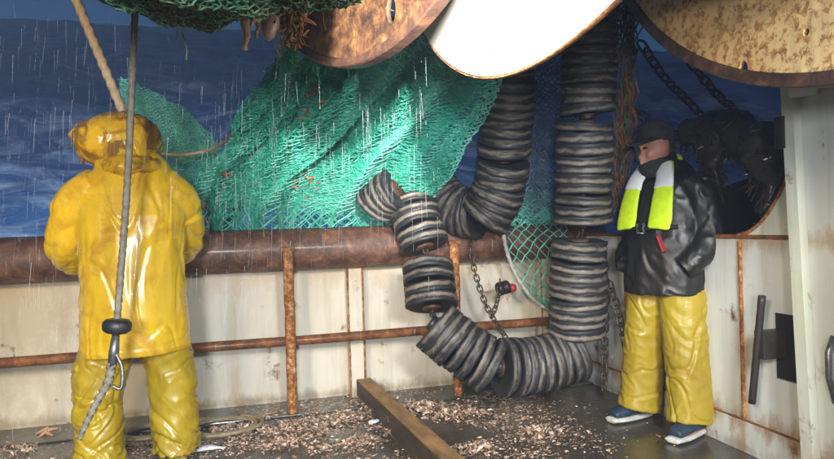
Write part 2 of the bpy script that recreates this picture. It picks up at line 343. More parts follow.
# ------------------------------------------------------------------ assumed and added lamps, none of them in view
def added_lamp(loc, target, power, color, angle, size, label, blend=.6, pole=True):  # lamp, housing and pole are unseen, added for their light
    loc = Vector(loc); d = (Vector(target)-loc).normalized()
    root = empty('added_lamp', (loc.x, loc.y, 0 if pole else loc.z), label, 'added_lamp')
    q = d.to_track_quat('-Z', 'Y')
    sp = bpy.data.lights.new('lamp', 'SPOT'); sp.energy = power; sp.color = color; sp.spot_size = rad(angle); sp.spot_blend = blend; sp.shadow_soft_size = size
    lo = bpy.data.objects.new('lamp', sp); COL.objects.link(lo); lo.parent = root; lo.location = loc + d*.06 - root.location; lo.rotation_euler = q.to_euler()
    b = MB(); b.lathe([(.05, -.16), (.10, -.14), (.14, -.02), (.15, .02), (.14, .02), (.125, -.01), (.05, -.1)], loc, d, 24); b.build('housing', M['housing'], root)
    b = MB(); b.lathe([(.001, -.012), (.124, -.012), (.124, -.006), (.001, -.006)], loc, d, 24); b.build('lens', M['lens'], root)
    b = MB(); s = d.cross(Vector((0, 0, 1))).normalized()
    b.tube([loc+s*.155-d*.02, loc+s*.155-d*.02-Vector((0, 0, .2)), loc-s*.155-d*.02-Vector((0, 0, .2)), loc-s*.155-d*.02], .012, 8); b.build('bracket', M['housing'], root)
    if pole: b = MB(); b.tube([(loc.x, loc.y, 0), (loc.x, loc.y, loc.z-.2)], .045, 14); b.build('pole', M['pillar'], root)
    return root
added_lamp((-1.7, -0.9, 2.15), (0.2, 4.6, 0.9), 460, (1.0, .82, .56), 125, .30, 'assumed warm flood lamp on its white pole at the open side of the deck')  # assumed source of the warm light on the left bulwark
added_lamp((.80, -1.15, 1.98), (1.9, 3.2, 0.9), 400, (.94, .98, 1.0), 110, .25, 'assumed cool flood lamp on its white pole behind the net drum')  # assumed source of the cooler light on the side wall and cream flange
added_lamp((-.45, -1.5, 1.42), (.20, 3.6, 1.45), 430, (.95, .97, 1.0), 85, .20, 'added low white flood lamp on its short pole behind the photographer', .95)  # added low lamp whose light reaches the net beneath the drum
added_lamp((-.1, -3.2, 3.7), (.4, 3.4, 0), 850, (.88, .95, 1.0), 90, .50, 'added bluish fill light high on a white pole at the back of the deck', .8)  # added fill, lifts the deck and front surfaces and softens the drum's shadow
added_lamp((-3.1, 3.5, 4.4), (-.5, 17, 1.5), 4600, (.62, .82, 1.0), 95, .15, 'assumed overside flood lamp on a tall white pole shining out over the sea')  # assumed lamp, put in to brighten the sea beyond the rail
added_lamp((.34, .22, 1.74), (.74, 1.95, 2.02), 1000, (1.0, .97, .90), 50, .05, 'small added lamp without a mount, put there to brighten the white drum flange', .55, False)  # unmounted lamp added to burn out the white flange

# ------------------------------------------------------------------ sea, deck
SEA_FAR = 150.0
SLOPE = math.tan(rad(18.4))           # the vessel is heeled: the sea climbs away from the rail
def build_sea():
    ys = np.concatenate([np.linspace(-60, 4.6, 30), 4.6+np.geomspace(.12, SEA_FAR, 330)]); xs0 = np.linspace(-1, 1, 330)
    Y = np.repeat(ys[:, None], len(xs0), 1); X = xs0[None, :]*(14+np.abs(Y)*1.6)+Y*.27
    Z = -1.4 + SLOPE*(Y-4.3); D = np.zeros_like(X)
    for k in range(26):
        lam = 1.1*1.22**k if k < 16 else RNG.uniform(2, 18); a = RNG.uniform(-.6, .6); ph = RNG.uniform(0, 6.28)
        amp = min(.018*lam, .30)*RNG.uniform(.4, 1.0); kx, ky = math.sin(a)*6.283/lam, math.cos(a)*6.283/lam
        fade = np.clip(1.6-np.maximum(Y, 0)/(lam*28), 0, 1); s = np.sin(kx*X+ky*Y+ph+.7*np.sin(.31*X+.17*Y+k)); D += fade*amp*(1-2*np.abs(s)**1.3*.8)*.9
    D *= np.clip((Y-4.6)/3, 0.1, 1); Z = Z + D
    n, m = Y.shape; i, j = np.meshgrid(np.arange(n-1), np.arange(m-1), indexing='ij')
    F = np.stack([i*m+j, i*m+j+1, (i+1)*m+j+1, (i+1)*m+j], -1).reshape(-1, 4)
    V = np.stack([X, Y, Z], -1).reshape(-1, 3); V[:, 2] = np.where((V[:, 1] < 4.55), np.minimum(V[:, 2], -1.4), V[:, 2])
    tag(link('sea', np_mesh('sea', V, F, True), M['sea']), 'dark blue sea with foam beyond the rail', None, None, 'structure')
build_sea()
b = MB(); b.box(-5, 2.27, -4, 4.16, -.12, 0); tag(b.build('deck', M['deck']), kind='structure')
b = MB(); b.box(-5, 2.262, 3.84, 4.158, .0, .012, .004); tag(b.build('waterway', M['waterway']), kind='structure')

# ------------------------------------------------------------------ bulwark with the pipe rail
BW = empty('bulwark', (0, 4.17, 0), 'cream steel bulwark with fat brown pipe rail and rusty posts', 'bulwark')
seams = [-5, -2.4, -.92, .655, 1.36, 2.40]
for i in range(5):
    b = MB(); b.box(seams[i]+.002, seams[i+1]-.002, 4.165, 4.185, 0.002, 1.0, .003); b.build('plate', M['bulwark'], BW)
def wob_pipe(x0, x1, y, z, r, n=60, amp=.004):
    pts = []
    for i in range(n+1):
        x = x0+(x1-x0)*i/n; pts.append((x, y+amp*mnoise.noise((x*1.3, 3, 1)), z+amp*mnoise.noise((x*1.1, 9, 4))))
    return pts
b = MB(); b.tube(wob_pipe(-5, 2.45, 4.045, 1.012, .135), [.135+.003*mnoise.noise((i*.9, 5, 5)) for i in range(61)], 28); b.build('pipe_rail', M['rail'], BW)
b = MB(); b.tube(wob_pipe(-5, 2.2, 3.93, .447, .027), [.030+.002*mnoise.noise((i*2.9, 1, 5)) for i in range(61)], 14); b.build('middle_rail', M['rust'], BW)
for x, w in ((-2.35, .030), (.215, .032), (1.29, .032)):
    b = MB(); pts = []; rs = []
    for k in range(41):
        z = .0+1.02*k/40; pts.append((x+.003*mnoise.noise((z*9, x, 1)), 3.885 if w else 0, z)); rs.append(w*(1+.10*mnoise.noise((z*30, x, 7))))
    b.tube(pts, rs, 14); p = b.build('post', M['rust_orange'], BW)
    b = MB(); b.box(x-.042, x+.042, 3.855, 3.915, 1.005, 1.035, .008); b.build('cap', M['rust'], p)
for x in (-1.7, .655, 2.05):
    b = MB(); b.box(x-.05, x+.05, 4.07, 4.163, .014, .885, .003); s = b.build('stiffener', M['bulwark'], BW)
    for sx in (-.052, .046):
        b = MB(); pts = [(x+sx+.003, 4.068, .015+.87*k/24) for k in range(25)]; b.tube(pts, [.0065*(1+.5*mnoise.noise((k*1.7, x, sx))) for k in range(25)], 6); b.build('weld', M['rust_orange'], s)

# ------------------------------------------------------------------ side bulwark on the right
SB = empty('side_bulwark', (2.28, 2.5, 0), 'white rust-streaked side bulwark with square port and rusty handle bar', 'bulwark')
HY0, HY1, HZ0, HZ1 = 2.185, 2.305, .40, .70
X0 = 2.28
seg = [(2.49, 3.30), (3.305, 4.16)]
for (a, c) in seg:
    b = MB(); b.box(X0, X0+.015, a, c, .155, 1.035, .002); b.build('plate', M['side'], SB)
b = MB()                                            # plate with the port cut through it
b.box(X0, X0+.015, .6, HY0, .155, 1.035, .002); b.box(X0, X0+.015, HY1, 2.485, .155, 1.035, .002)
b.box(X0+.0005, X0+.0145, HY0-.001, HY1+.001, .156, HZ0, 0); b.box(X0+.0005, X0+.0145, HY0-.001, HY1+.001, HZ1, 1.034, 0); b.build('plate', M['side'], SB)
b = MB(); b.box(2.262, 2.295, .6, 4.155, .0, .152, .006); b.build('skirting', M['side'], SB)
b = MB(); b.tube([(2.276, 2.487, .16+.86*k/30) for k in range(31)], [.010*(1+.45*mnoise.noise((k*.9, 2, 2))) for k in range(31)], 6); b.build('weld', M['rust_orange'], SB)
b = MB(); b.tube([(2.272, .8+3.2*k/80, .155) for k in range(81)], [.006*(1+.6*mnoise.noise((k*.9, 7, 2))) for k in range(81)], 6); b.build('weld', M['rust'], SB)
b = MB(); b.tube([(2.285, .8+3.3*k/60, 1.04) for k in range(61)], [.012*(1+.3*mnoise.noise((k*.7, 3, 2))) for k in range(61)], 8); b.build('top_edge', M['rust'], SB)
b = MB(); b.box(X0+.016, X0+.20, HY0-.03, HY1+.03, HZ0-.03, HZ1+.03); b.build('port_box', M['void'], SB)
h = MB(); pa = onX(762, 296, 2.17); pb = onX(752, 403, 2.19); h.tube([pa+(pb-pa)*(k/16) for k in range(17)], [.0165*(1+.12*mnoise.noise((k*1.3, 1, 1))) for k in range(17)], 12); hb = h.build('handle_bar', M['rust_dark'], SB)
pc = onX(757, 348, 2.18)
h = MB(); h.box(2.175, 2.34, pc.y-.045, pc.y+.012, .50, .625, .006); h.build('bracket', M['rust_dark'], hb)
# corner gusset above the side plate, its inner edge a rusty curve
b = MB(); vs = []; n = 14
cy0, cy1, zt = 2.52, 2.19, 1.34
cur = [(cy0+(cy1-cy0)*(k/n), 1.045+(zt-1.045)*(k/n)**2.1) for k in range(n+1)]
for x in (2.284, 2.296): vs += [(x, y, z) for y, z in cur] + [(x, y, 1.036) for y, z in cur]
m = n+1; fs = []
for o, fl in ((0, 0), (2*m, 1)):
    for k in range(n): q = [o+k, o+k+1, o+m+k+1, o+m+k]; fs.append(q if fl else q[::-1])
for k in range(n): fs.append([k, k+1, 2*m+k+1, 2*m+k])
b.add(vs, fs, False); b.build('gusset', M['pillar'], SB)
b = MB(); b.tube([(2.288, y, z+.004) for y, z in cur], .011, 8); b.build('gusset_edge', M['rust_orange'], SB)
# tall white stanchion that carries the deck above
PL = empty('stanchion', (2.2, 1.9, 0), 'tall white steel stanchion standing against the side bulwark', 'stanchion')
a0, a1 = onX(808, 459, 2.20), onX(787, 90, 2.20)
dirp = (a1-a0)/(a1.z-a0.z)
def pil(z, dy): q = a0 + dirp*(z-a0.z); return Vector((2.2, q.y-dy, z))
def plate_poly(quad, x0, x1):
    vs = [(x0, p.y, p.z) for p in quad] + [(x1, p.y, p.z) for p in quad]
    return MB().add(vs, [[0, 1, 2, 3], [7, 6, 5, 4], [0, 4, 5, 1], [1, 5, 6, 2], [2, 6, 7, 3], [3, 7, 4, 0]], False)
plate_poly([pil(0, 0), pil(0, .055), pil(3.6, .055), pil(3.6, 0)], 2.165, 2.262).build('flange', M['pillar'], PL)
plate_poly([pil(0, .056), pil(0, .42), pil(3.6, .42), pil(3.6, .056)], 2.205, 2.258).build('web', M['side'], PL)
q = pil(1.49, .0); b = MB(); b.box(2.150, 2.20, q.y-.012, q.y+.03, 1.42, 1.555, .004); b.build('hinge_plate', M['void'], PL)
q = pil(1.33, .10); b = MB(); b.lathe([(.001, 0), (.05, 0), (.055, .03), (.055, .13), (.04, .15), (.001, .15)], (2.17, pil(1.66, .11).y, 1.62), (0, 0, 1), 18); b.build('bulkhead_fitting', M['side'], PL)
q = pil(.62, .16); b = MB(); b.tube([(2.19, q.y, .40), (2.16, q.y, .50), (2.16, q.y, .60), (2.19, q.y, .66)], .012, 8); b.build('grab_rail', M['steel'], PL)
b = MB(); pts = [(2.235+.004*mnoise.noise((k*.6, 1, 1)), 3.365+.006*mnoise.noise((k*.5, 4, 1)), .0+1.14*k/30) for k in range(31)]
b.tube(pts, [.020*(1+.15*mnoise.noise((k*1.1, 1, 3))) for k in range(31)], 12); PO = b.build('support_pole', M['rust_orange'])
tag(PO, 'thin yellow rusty pole standing upright between rubber discs and the man in black', 'pole')

# ------------------------------------------------------------------ net drum overhead
YC, ZC, RD = 1.2947, 3.0078, 1.4908; DX = (.309, .6535, 1.70)
DR = empty('net_drum', (.5, YC, 0), 'big steel net drum overhead with white and cream round flanges', 'net drum')
def flange(x, th, mat, holes, rim=.0):
    t0 = .018 if rim else th
    b = MB(); b.lathe([(.05, 0), (RD-.047 if rim else RD-.004, 0), (RD-.045 if rim else RD, .004), (RD-.045 if rim else RD, t0-.004), (RD-.047 if rim else RD-.004, t0), (.05, t0)], (x, YC, ZC), (1, 0, 0), 128, False); o = b.build('flange', mat, DR)
    if rim:
        b = MB(); b.lathe([(RD-.0448, -.010), (RD-.004, -.010), (RD, -.004), (RD, th-.004), (RD-.004, th), (RD-.0448, th)], (x, YC, ZC), (1, 0, 0), 128, False); b.build('rim', M['rim'], o)
    for (px, py, rr, el) in holes:
        c = onX(px, py, x); k = MB(); k.lathe([(.0005, -.2), (rr, -.2), (rr, .2), (.0005, .2)], c, (1, 0, 0), 20)
        ko = k.build('cutter', mat); 
        for v in ko.data.vertices: v.co.z = c.z+(v.co.z-c.z)*el
        md = o.modifiers.new('b', 'BOOLEAN'); md.object = ko; md.operation = 'DIFFERENCE'; md.solver = 'EXACT'
        me = evaluated(o); o.modifiers.clear(); o.data = me; bpy.data.objects.remove(ko)
    return o
WD = empty('warping_drum', (.36, 1.9, 2.33), 'rusty orange brown drum head hanging beside the white flange', 'drum')
wn = Vector((math.cos(rad(25)), math.sin(rad(25)), 0)); wc = Vector((.36, 1.90, 2.33)); WR = .675
b = MB(); b.lathe([(.0005, 0), (WR-.032, 0), (WR-.030, .004), (WR-.030, .016), (.0005, .016)], wc, wn, 96, False); wf = b.build('flange', M['flange_rust'], WD)
ch_ = EYE + ray(391, 10)*((wc-EYE).dot(wn)/ray(391, 10).dot(wn)); k = MB(); k.lathe([(.0005, -.2), (.022, -.2), (.022, .2), (.0005, .2)], ch_, wn, 20); ko = k.build('cutter', M['rim'])
for v in ko.data.vertices: v.co.z = ch_.z+(v.co.z-ch_.z)*1.8
md = wf.modifiers.new('b', 'BOOLEAN'); md.object = ko; md.operation = 'DIFFERENCE'; md.solver = 'EXACT'; me = evaluated(wf); wf.modifiers.clear(); wf.data = me; bpy.data.objects.remove(ko)
wf.location = -WD.location
b = MB(); b.lathe([(WR-.0298, -.008), (WR-.004, -.008), (WR, -.003), (WR, .036), (WR-.004, .040), (WR-.0298, .040)], wc, wn, 96, False); b.build('rim', M['rim'], wf)
b = MB(); b.lathe([(.0005, .017), (.20, .017), (.20, .24), (.0005, .24)], wc, wn, 30, False); b.build('barrel', M['rust'], WD)
flange(DX[1], .010, M['flange_white'], [(493, 55, .012, 3.2)])
b = MB(); b.lathe([(RD+.0005, -.001), (RD+.004, -.001), (RD+.005, .005), (RD+.004, .011), (RD+.0005, .011)], (DX[1], YC, ZC), (1, 0, 0), 128); b.build('rim', M['rust_orange'], DR)
flange(DX[2], .050, M['flange_cream'], [(743, 70, .022, 1.5), (806, 32, .012, 1.)], 1)
b = MB(); b.lathe([(.40, -1.45), (.40, 1.1), (.001, 1.1), (.001, -1.45)], (.6, YC, ZC), (1, 0, 0), 40); b.build('barrel', M['rust'], DR)
for x in (-1.04, 1.95):
    b = MB(); b.box(x-.06, x+.06, YC-.12, YC+.12, 0, ZC+.25, .01); b.build('pedestal', M['pillar'], DR)
b = MB(); b.tube([(-1.09, YC, ZC), (2.0, YC, ZC)], .12, 20); b.build('shaft', M['steel'], DR)

# gear wound on the drum: lumpy rolls of netting
def roll(name, x0, x1, rfun, mat, label, twmat, tw=1):
    root = empty(name, ((x0+x1)/2, YC, ZC), label, 'fishing net')
    nx, na = 36, 150; V = []; 
    def P(X, A, off=0.):
        R = rfun(X); q = np.stack([X*4, np.cos(A)*R*4, np.sin(A)*R*4], -1)
        n = np.array([mnoise.noise(Vector(c))*.045+mnoise.noise(Vector(c)*3.1)*.022 for c in q.reshape(-1, 3)]).reshape(X.shape)
        R = R+n+off; return np.stack([X, YC+np.cos(A)*R, ZC+np.sin(A)*R], -1)
    X, A = np.meshgrid(np.linspace(x0, x1, nx), np.linspace(0, 2*np.pi, na), indexing='ij'); V = P(X, A).reshape(-1, 3)
    i, j = np.meshgrid(np.arange(nx-1), np.arange(na-1), indexing='ij'); F = np.stack([i*na+j, i*na+j+1, (i+1)*na+j+1, (i+1)*na+j], -1).reshape(-1, 4)
    link('packed_net', np_mesh('packed_net', V, F, True), mat, root)
    if tw:
        AA = []; BB = []
        for L in range(tw):
            a, c = net_segs(lambda U, W: P(x0+(x1-x0)*U, -2.2+2.0*W, .006+.016*L), 150, 300, .004); AA.append(a); BB.append(c)
        o = strands('netting', np.concatenate(AA), np.concatenate(BB), .0022, twmat, root); o['kind'] = 'stuff'
    return root
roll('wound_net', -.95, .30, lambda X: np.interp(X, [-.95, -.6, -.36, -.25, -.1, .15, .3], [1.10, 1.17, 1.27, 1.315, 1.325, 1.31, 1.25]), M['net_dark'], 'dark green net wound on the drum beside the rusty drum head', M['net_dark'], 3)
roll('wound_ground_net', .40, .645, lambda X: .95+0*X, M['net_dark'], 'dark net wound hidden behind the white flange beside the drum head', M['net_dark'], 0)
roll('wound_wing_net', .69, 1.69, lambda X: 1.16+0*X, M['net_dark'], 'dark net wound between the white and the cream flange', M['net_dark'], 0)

# ------------------------------------------------------------------ the green net hauled over the rail
FN = empty('green_trawl_net', (.4, 4.05, 1.15), 'bright green trawl net running from the drum down over the rail', 'fishing net')
lts = [0, .18, .36, .55, .74, .9, 1.0]
Lp = [onY(292, 15, 2.62), onY(272, 62, 2.9), onY(249, 102, 3.2), onY(228, 130, 3.5), onY(206, 165, 3.8), onY(192, 200, 4.02), onY(186, 236, 4.28)]
Rp = [onY(520, 15, 2.62), onY(500, 70, 2.95), onY(478, 110, 3.25), onY(455, 145, 3.5), onY(440, 182, 3.8), onY(432, 212, 4.03), onY(430, 236, 4.28)]
Rp = [Vector((p.x, p.y, p.z)) for p in Rp]
def net_sheet(k, amp=.05, sag=.05, u0=0., u1=1.):
    def P(U, V):
        U = u0+(u1-u0)*U; U = np.clip(U+.020*np.sin(U*43+12*V)+.012*np.sin(U*81+20*V+1)+.006*np.sin(U*150+30*V), 0, 1)
        l = poly(lts, Lp, V); r = poly(lts, Rp, V); w = U[..., None]; p = l*(1-w)+r*w
        s = np.sin(np.pi*np.clip(V, 0, 1))
        fold = amp*(np.sin(U*21+.4*k+7*V+.8*np.sin(V*5))*.8+np.sin(U*43+k*.4+12*V)*.45+np.sin(U*9+V*4)*.6)
        p[..., 1] += fold*(.35+.65*s) + .02*k; p[..., 2] += -sag*s + .4*fold*s
        p[..., 0] += .02*np.sin(V*14+k+U*11)*s + .5*fold*np.cos(U*17+k)*s
        over = np.clip((V-.9)/.1, 0, 1); p[..., 2] -= .25*over*over
        # lies on top of the pipe rail
        dy = p[..., 1]-4.045; rr = .145+.006*k; top = 1.012+np.sqrt(np.maximum(rr*rr-dy*dy, 0)); p[..., 2] = np.where(np.abs(dy) < rr, np.maximum(p[..., 2], top), p[..., 2]); return p
    return P
AA = []; BB = []; RR = []
for k, (nu, nv, u0, u1) in enumerate([(84, 104, 0, 1), (96, 130, .02, .98), (110, 130, .0, .9)]):
    a, c = net_segs(net_sheet(k, .085+.006*k, .03+.02*k, u0, u1), nu, nv, .004); AA.append(a); BB.append(c); RR.append(np.full(len(a), (.0042, .0034, .0030, .0030, .0030)[k]))
strands('netting', AA[0], BB[0], RR[0], M['net_pale'], FN)['kind'] = 'stuff'
strands('netting', np.concatenate(AA[1:3]), np.concatenate(BB[1:3]), np.concatenate(RR[1:3]), M['net'], FN)['kind'] = 'stuff'  # deeper layers darker than the front one: depth shade put into the twine colour
# folds bunched to the left foot of the net and orange twine mends
pf = net_sheet(0)
for (px, n0) in ((0, 9),):
    A_ = []; B_ = []
    ctr = [(315, 88), (308, 100), (306, 112), (312, 122), (318, 130), (322, 118), (310, 140), (300, 165), (312, 178), (305, 190), (206, 212), (330, 98), (225, 172)]
    for (x, y) in ctr:
        for q in range(5):
            p = onY(x+random.gauss(0, 3), y+random.gauss(0, 6), np.interp(y, [15, 62, 102, 130, 165, 200], [2.6, 2.85, 3.12, 3.4, 3.7, 3.9])); d = Vector((random.gauss(0, .018), random.gauss(0, .008), random.gauss(0, .02))); A_.append(p); B_.append(p+d)
    strands('orange_mend', [tuple(p) for p in A_], [tuple(p) for p in B_], .0032, M['orange'], FN)['kind'] = 'stuff'
# gathered folds (ropes of bunched net) lying along the left edge
for k in range(7):
    pts = [];  u = .01+.055*k
    Vv = np.linspace(.12, .97, 40); pp = net_sheet(0, .05, .04)(np.full(40, u), Vv)
    pts = [Vector(p)+Vector((0, -.02, 0)) for p in pp]
    A_, B_ = [], []
    for q in range(40*16):
        i = random.randrange(0, 38); a = pts[i]+Vector((random.gauss(0, .014), random.gauss(0, .012), random.gauss(0, .014))); c = pts[i+1]+Vector((random.gauss(0, .014), random.gauss(0, .012), random.gauss(0, .014))); A_.append(a); B_.append(a+(c-a)*random.uniform(.5, 1.2))
    strands('gathered_fold', [tuple(p) for p in A_], [tuple(p) for p in B_], .0032, M['net'], FN)['kind'] = 'stuff'

# thin wing of net outboard of the rail, hung from its head rope
WN = empty('wing_net', (-.5, 4.9, 1.2), 'thin pale green net hanging outboard behind the hooded man', 'fishing net')
def wing(k):
    top = [onY(118, 78, 5.2), onY(150, 90, 5.1), onY(178, 104, 5.0), onY(200, 125, 4.9), onY(222, 150, 4.8), onY(240, 165, 4.7)]
    bot = [onY(118, 200, 5.2), onY(150, 215, 5.1), onY(178, 232, 5.0), onY(200, 238, 4.9), onY(218, 236, 4.8), onY(236, 236, 4.7)]
    ts = np.linspace(0, 1, 6)
    def P(U, V):
        w = V[..., None]; p = poly(ts, top, U)*(1-w)+poly(ts, bot, U)*w
        f = .05*np.sin(U*12+V*9+k*2)+.03*np.sin(U*29-V*13+k); p[..., 1] += f+.05*k; p[..., 2] += .5*f; return p
    return P
a1, c1 = net_segs(wing(0), 76, 76, .005); a2, c2 = net_segs(wing(1), 70, 90, .005); a3, c3 = net_segs(wing(2.3), 80, 84, .005)
strands('netting', np.concatenate([a1, a2, a3]), np.concatenate([c1, c2, c3]), .0026, M['net_pale'], WN)['kind'] = 'stuff'
# head rope: from aloft behind the hood, sagging into the net
hp = [onY(66, -25, 3.62), onY(98, 50, 3.66), onY(123, 112, 3.70)]
b = MB(); b.tube([hp[0]+(hp[2]-hp[0])*(k/60) for k in range(61)], .0235, 12, lobes=3, twist=110); tag(b.build('hauling_rope', M['rope']), 'thick beige laid rope running up from behind the yellow hood', 'rope')
hp = catrom([onY(120, 128, 4.55), onY(150, 149, 4.55), onY(180, 155, 4.5), (onY(214, 148, 4.4)), onY(236, 131, 3.9), onY(247, 119, 3.52), onY(262, 98, 3.18)], 12)
b = MB(); b.tube(hp, .0125, 10, lobes=3, twist=190); tag(b.build('head_rope', M['rope']), 'thin beige rope sagging along the top of the pale green net', 'rope')

# grey thin net between the two hanging strings of rubber discs
GN = empty('grey_curtain_net', (1.8, 4.0, 1.2), 'thin grey net curtain between the two hanging stacks of rubber discs', 'fishing net')
def curtain(k):
    l = [onY(500, 40, 3.5), onY(500, 130, 3.75), onY(497, 222, 3.9)]; r = [onY(572, 40, 3.5), onY(572, 130, 3.75), onY(572, 222, 3.9)]
    def P(U, V):
        w = U[..., None]; p = poly([0, .5, 1], l, V)*(1-w)+poly([0, .5, 1], r, V)*w; p[..., 1] += .03*np.sin(U*8+V*11+k)+.03*k; p[..., 0] += .02*np.sin(V*17+k); return p
    return P
a1, c1 = net_segs(curtain(0), 30, 70, .005); a2, c2 = net_segs(curtain(1.5), 24, 60, .006)
strands('netting', np.concatenate([a1, a2]), np.concatenate([c1, c2]), .0026, M['net_grey'], GN)['kind'] = 'stuff'
# open green mesh that spills inboard over the rail
ON = empty('open_mesh_net', (1.8, 3.85, .5), 'open green net spilling inboard over the rail beside the discs', 'fishing net')
def spill(k):
    l = [onY(500, 190, 4.0), onY(503, 215, 3.86), onY(506, 240, 3.83), onY(515, 272, 3.84), onY(532, 298, 3.86), onY(556, 313, 3.86)]
    r = [onY(565, 190, 4.0), onY(566, 215, 3.86), onY(568, 240, 3.82), onY(570, 272, 3.80), onY(572, 298, 3.82), onY(575, 316, 3.84)]
    ts = np.linspace(0, 1, 6)
    def P(U, V):
        w = U[..., None]; p = poly(ts, l, V)*(1-w)+poly(ts, r, V)*w; p[..., 1] += .012*np.sin(U*9+V*13+k)+.012*k-.01; return p
    return P
a1, c1 = net_segs(spill(0), 13, 27, .005)
strands('netting', a1, c1, .0045, M['net_pale'], ON)['kind'] = 'stuff'
a2, c2 = net_segs(lambda U, V: spill(1.5)(U, V*.28), 34, 22, .008)
strands('bunched_netting', a2, c2, .0035, M['net_pale'], ON)['kind'] = 'stuff'
l = [onY(499, 205, 3.87), onY(503, 232, 3.80), onY(508, 255, 3.82), onY(516, 275, 3.83), (onY(530, 296, 3.85)), onY(545, 308, 3.86), onY(562, 315, 3.86)]
b = MB(); b.tube(catrom(l, 14), .013, 10, lobes=3, twist=150, amp=.2); b.build('bolt_rope', M['rope_white'], ON)

# ------------------------------------------------------------------ rockhopper ground gear: stacks of rubber discs on a chain
GG = empty('rockhopper_gear', (1.4, 3.4, 0), 'long looped string of black rubber rockhopper discs hanging from the drum to the deck', 'ground gear')
def disc_mesh(name, R, th):
    b = MB(); h = th/2; rb = .014
    prof = [(.030, -h*.6), (.055, -h*.6), (.07, -h*.75), (R-.030, -h*.9), (R-.010, -h), (R-.004, -h*.93), (R-.001, -h*.78), (R, -h*.3), (R-.005, -h*.15), (R-.004, h*.1), (R, h*.25), (R-.001, h*.80), (R-.004, h*.93), (R-.010, h), (R-.030, h*.9), (.07, h*.75), (.055, h*.6), (.030, h*.6)]
    b.lathe(prof, (0, 0, 0), (0, 0, 1), 40); me = b.mesh(name); me.materials.append(M['rubber']); return me
disc_v = []
for k in range(5):
    me = disc_mesh('rubber_disc', .172-.004*(k % 2), .056+.004*(k % 3))
    for v in me.vertices:                       # chipped, ovalled by use
        a = math.atan2(v.co.y, v.co.x); r = math.hypot(v.co.x, v.co.y)
        f = 1+.018*math.sin(2*a+k)+.026*mnoise.noise((math.cos(a)*2.2, math.sin(a)*2.2, k*3.1))*r/.17
        v.co.x *= f; v.co.y *= f; v.co.z += .009*mnoise.noise((math.cos(a)*1.6, math.sin(a)*1.6, k*5.7))*r/.17
    disc_v.append(me)
b = MB(); b.lathe([(.0005, -.03), (.045, -.03), (.048, -.02), (.048, .02), (.045, .03), (.0005, .03)], (0, 0, 0), (0, 0, 1), 20); spacer_me = b.mesh('spacer'); spacer_me.materials.append(M['black'])
b = MB(); b.lathe([(.0005, -.008), (.058, -.008), (.06, -.002), (.06, .006), (.03, .012), (.0005, .012)], (0, 0, 0), (0, 0, 1), 20); hub_me = b.mesh('hub_washer'); hub_me.materials.append(M['rim'])
def link_mesh(name, L, W, r, mat):
    pts = []; h = L/2-W/2
    for k in range(8): a = math.pi*k/7; pts.append((W/2*math.cos(a), 0, h+W/2*math.sin(a)))
    for k in range(8): a = math.pi+math.pi*k/7; pts.append((W/2*math.cos(a), 0, -h+W/2*math.sin(a)))
    pts.append(pts[0]); b = MB(); b.tube(pts, r, 7, cap=False, ref=(0, 1, 0)); me = b.mesh(name); me.materials.append(mat); return me
link_me = link_mesh('chain_link', .075, .042, .0065, M['chain']); link_sm = link_mesh('chain_link', .052, .030, .0048, M['chain']); link_big = link_mesh('chain_link', .11, .062, .010, M['rust_dark'])
def put(me, p, axis, parent, spin=0., s=(1, 1, 1)):
    o = bpy.data.objects.new(me.name.split('.')[0], me); COL.objects.link(o); o.parent = parent
    q = Vector(axis).to_track_quat('Z', 'Y') @ Matrix.Rotation(spin, 4, 'Z').to_quaternion()
    o.rotation_mode = 'QUATERNION'; o.rotation_quaternion = q; o.location = Vector(p)-(parent.location if parent else Vector()); o.scale = s; return o
def stack(a, c, n, w=1.0, sh=0.04, bend=None, up=None):
    """n discs strung between a and c; bend = middle point offset"""
    a, c = Vector(a), Vector(c); mid = (a+c)/2 + (Vector(bend) if bend else Vector())
    def B(t): return a*(1-t)**2 + mid*2*t*(1-t)*1.0 + c*t*t if not bend else a*((1-t)*(1-2*t)) + mid*(4*t*(1-t)) + c*(t*(2*t-1))
    for i in range(n):
        t = (i+.5)/n; p = B(t); d = (B(min(1, t+.02))-B(max(0, t-.02))).normalized()
        d = (d + Vector((random.gauss(0, sh), random.gauss(0, sh), random.gauss(0, sh)))).normalized()
        s = w*random.uniform(.965, 1.03); put(disc_v[random.randrange(5)], p, d, GG, random.uniform(0, 6.28), (s, s, 1.0*random.uniform(.9, 1.12)))
        put(spacer_me, B((i+1)/n) if i < n-1 else B(1), d, GG)
    put(hub_me, B(0), (B(0)-B(.05)).normalized(), GG); put(hub_me, B(1), (B(1)-B(.95)).normalized(), GG)
def connect(a, c, me=link_sm, pitch=.036):
    a, c = Vector(a), Vector(c); n = max(1, int(round((c-a).length/pitch)))
    for i in range(n): put(me, a+(c-a)*((i+.5)/n), (c-a).normalized(), GG, (i % 2)*1.571)
W1 = 1.0
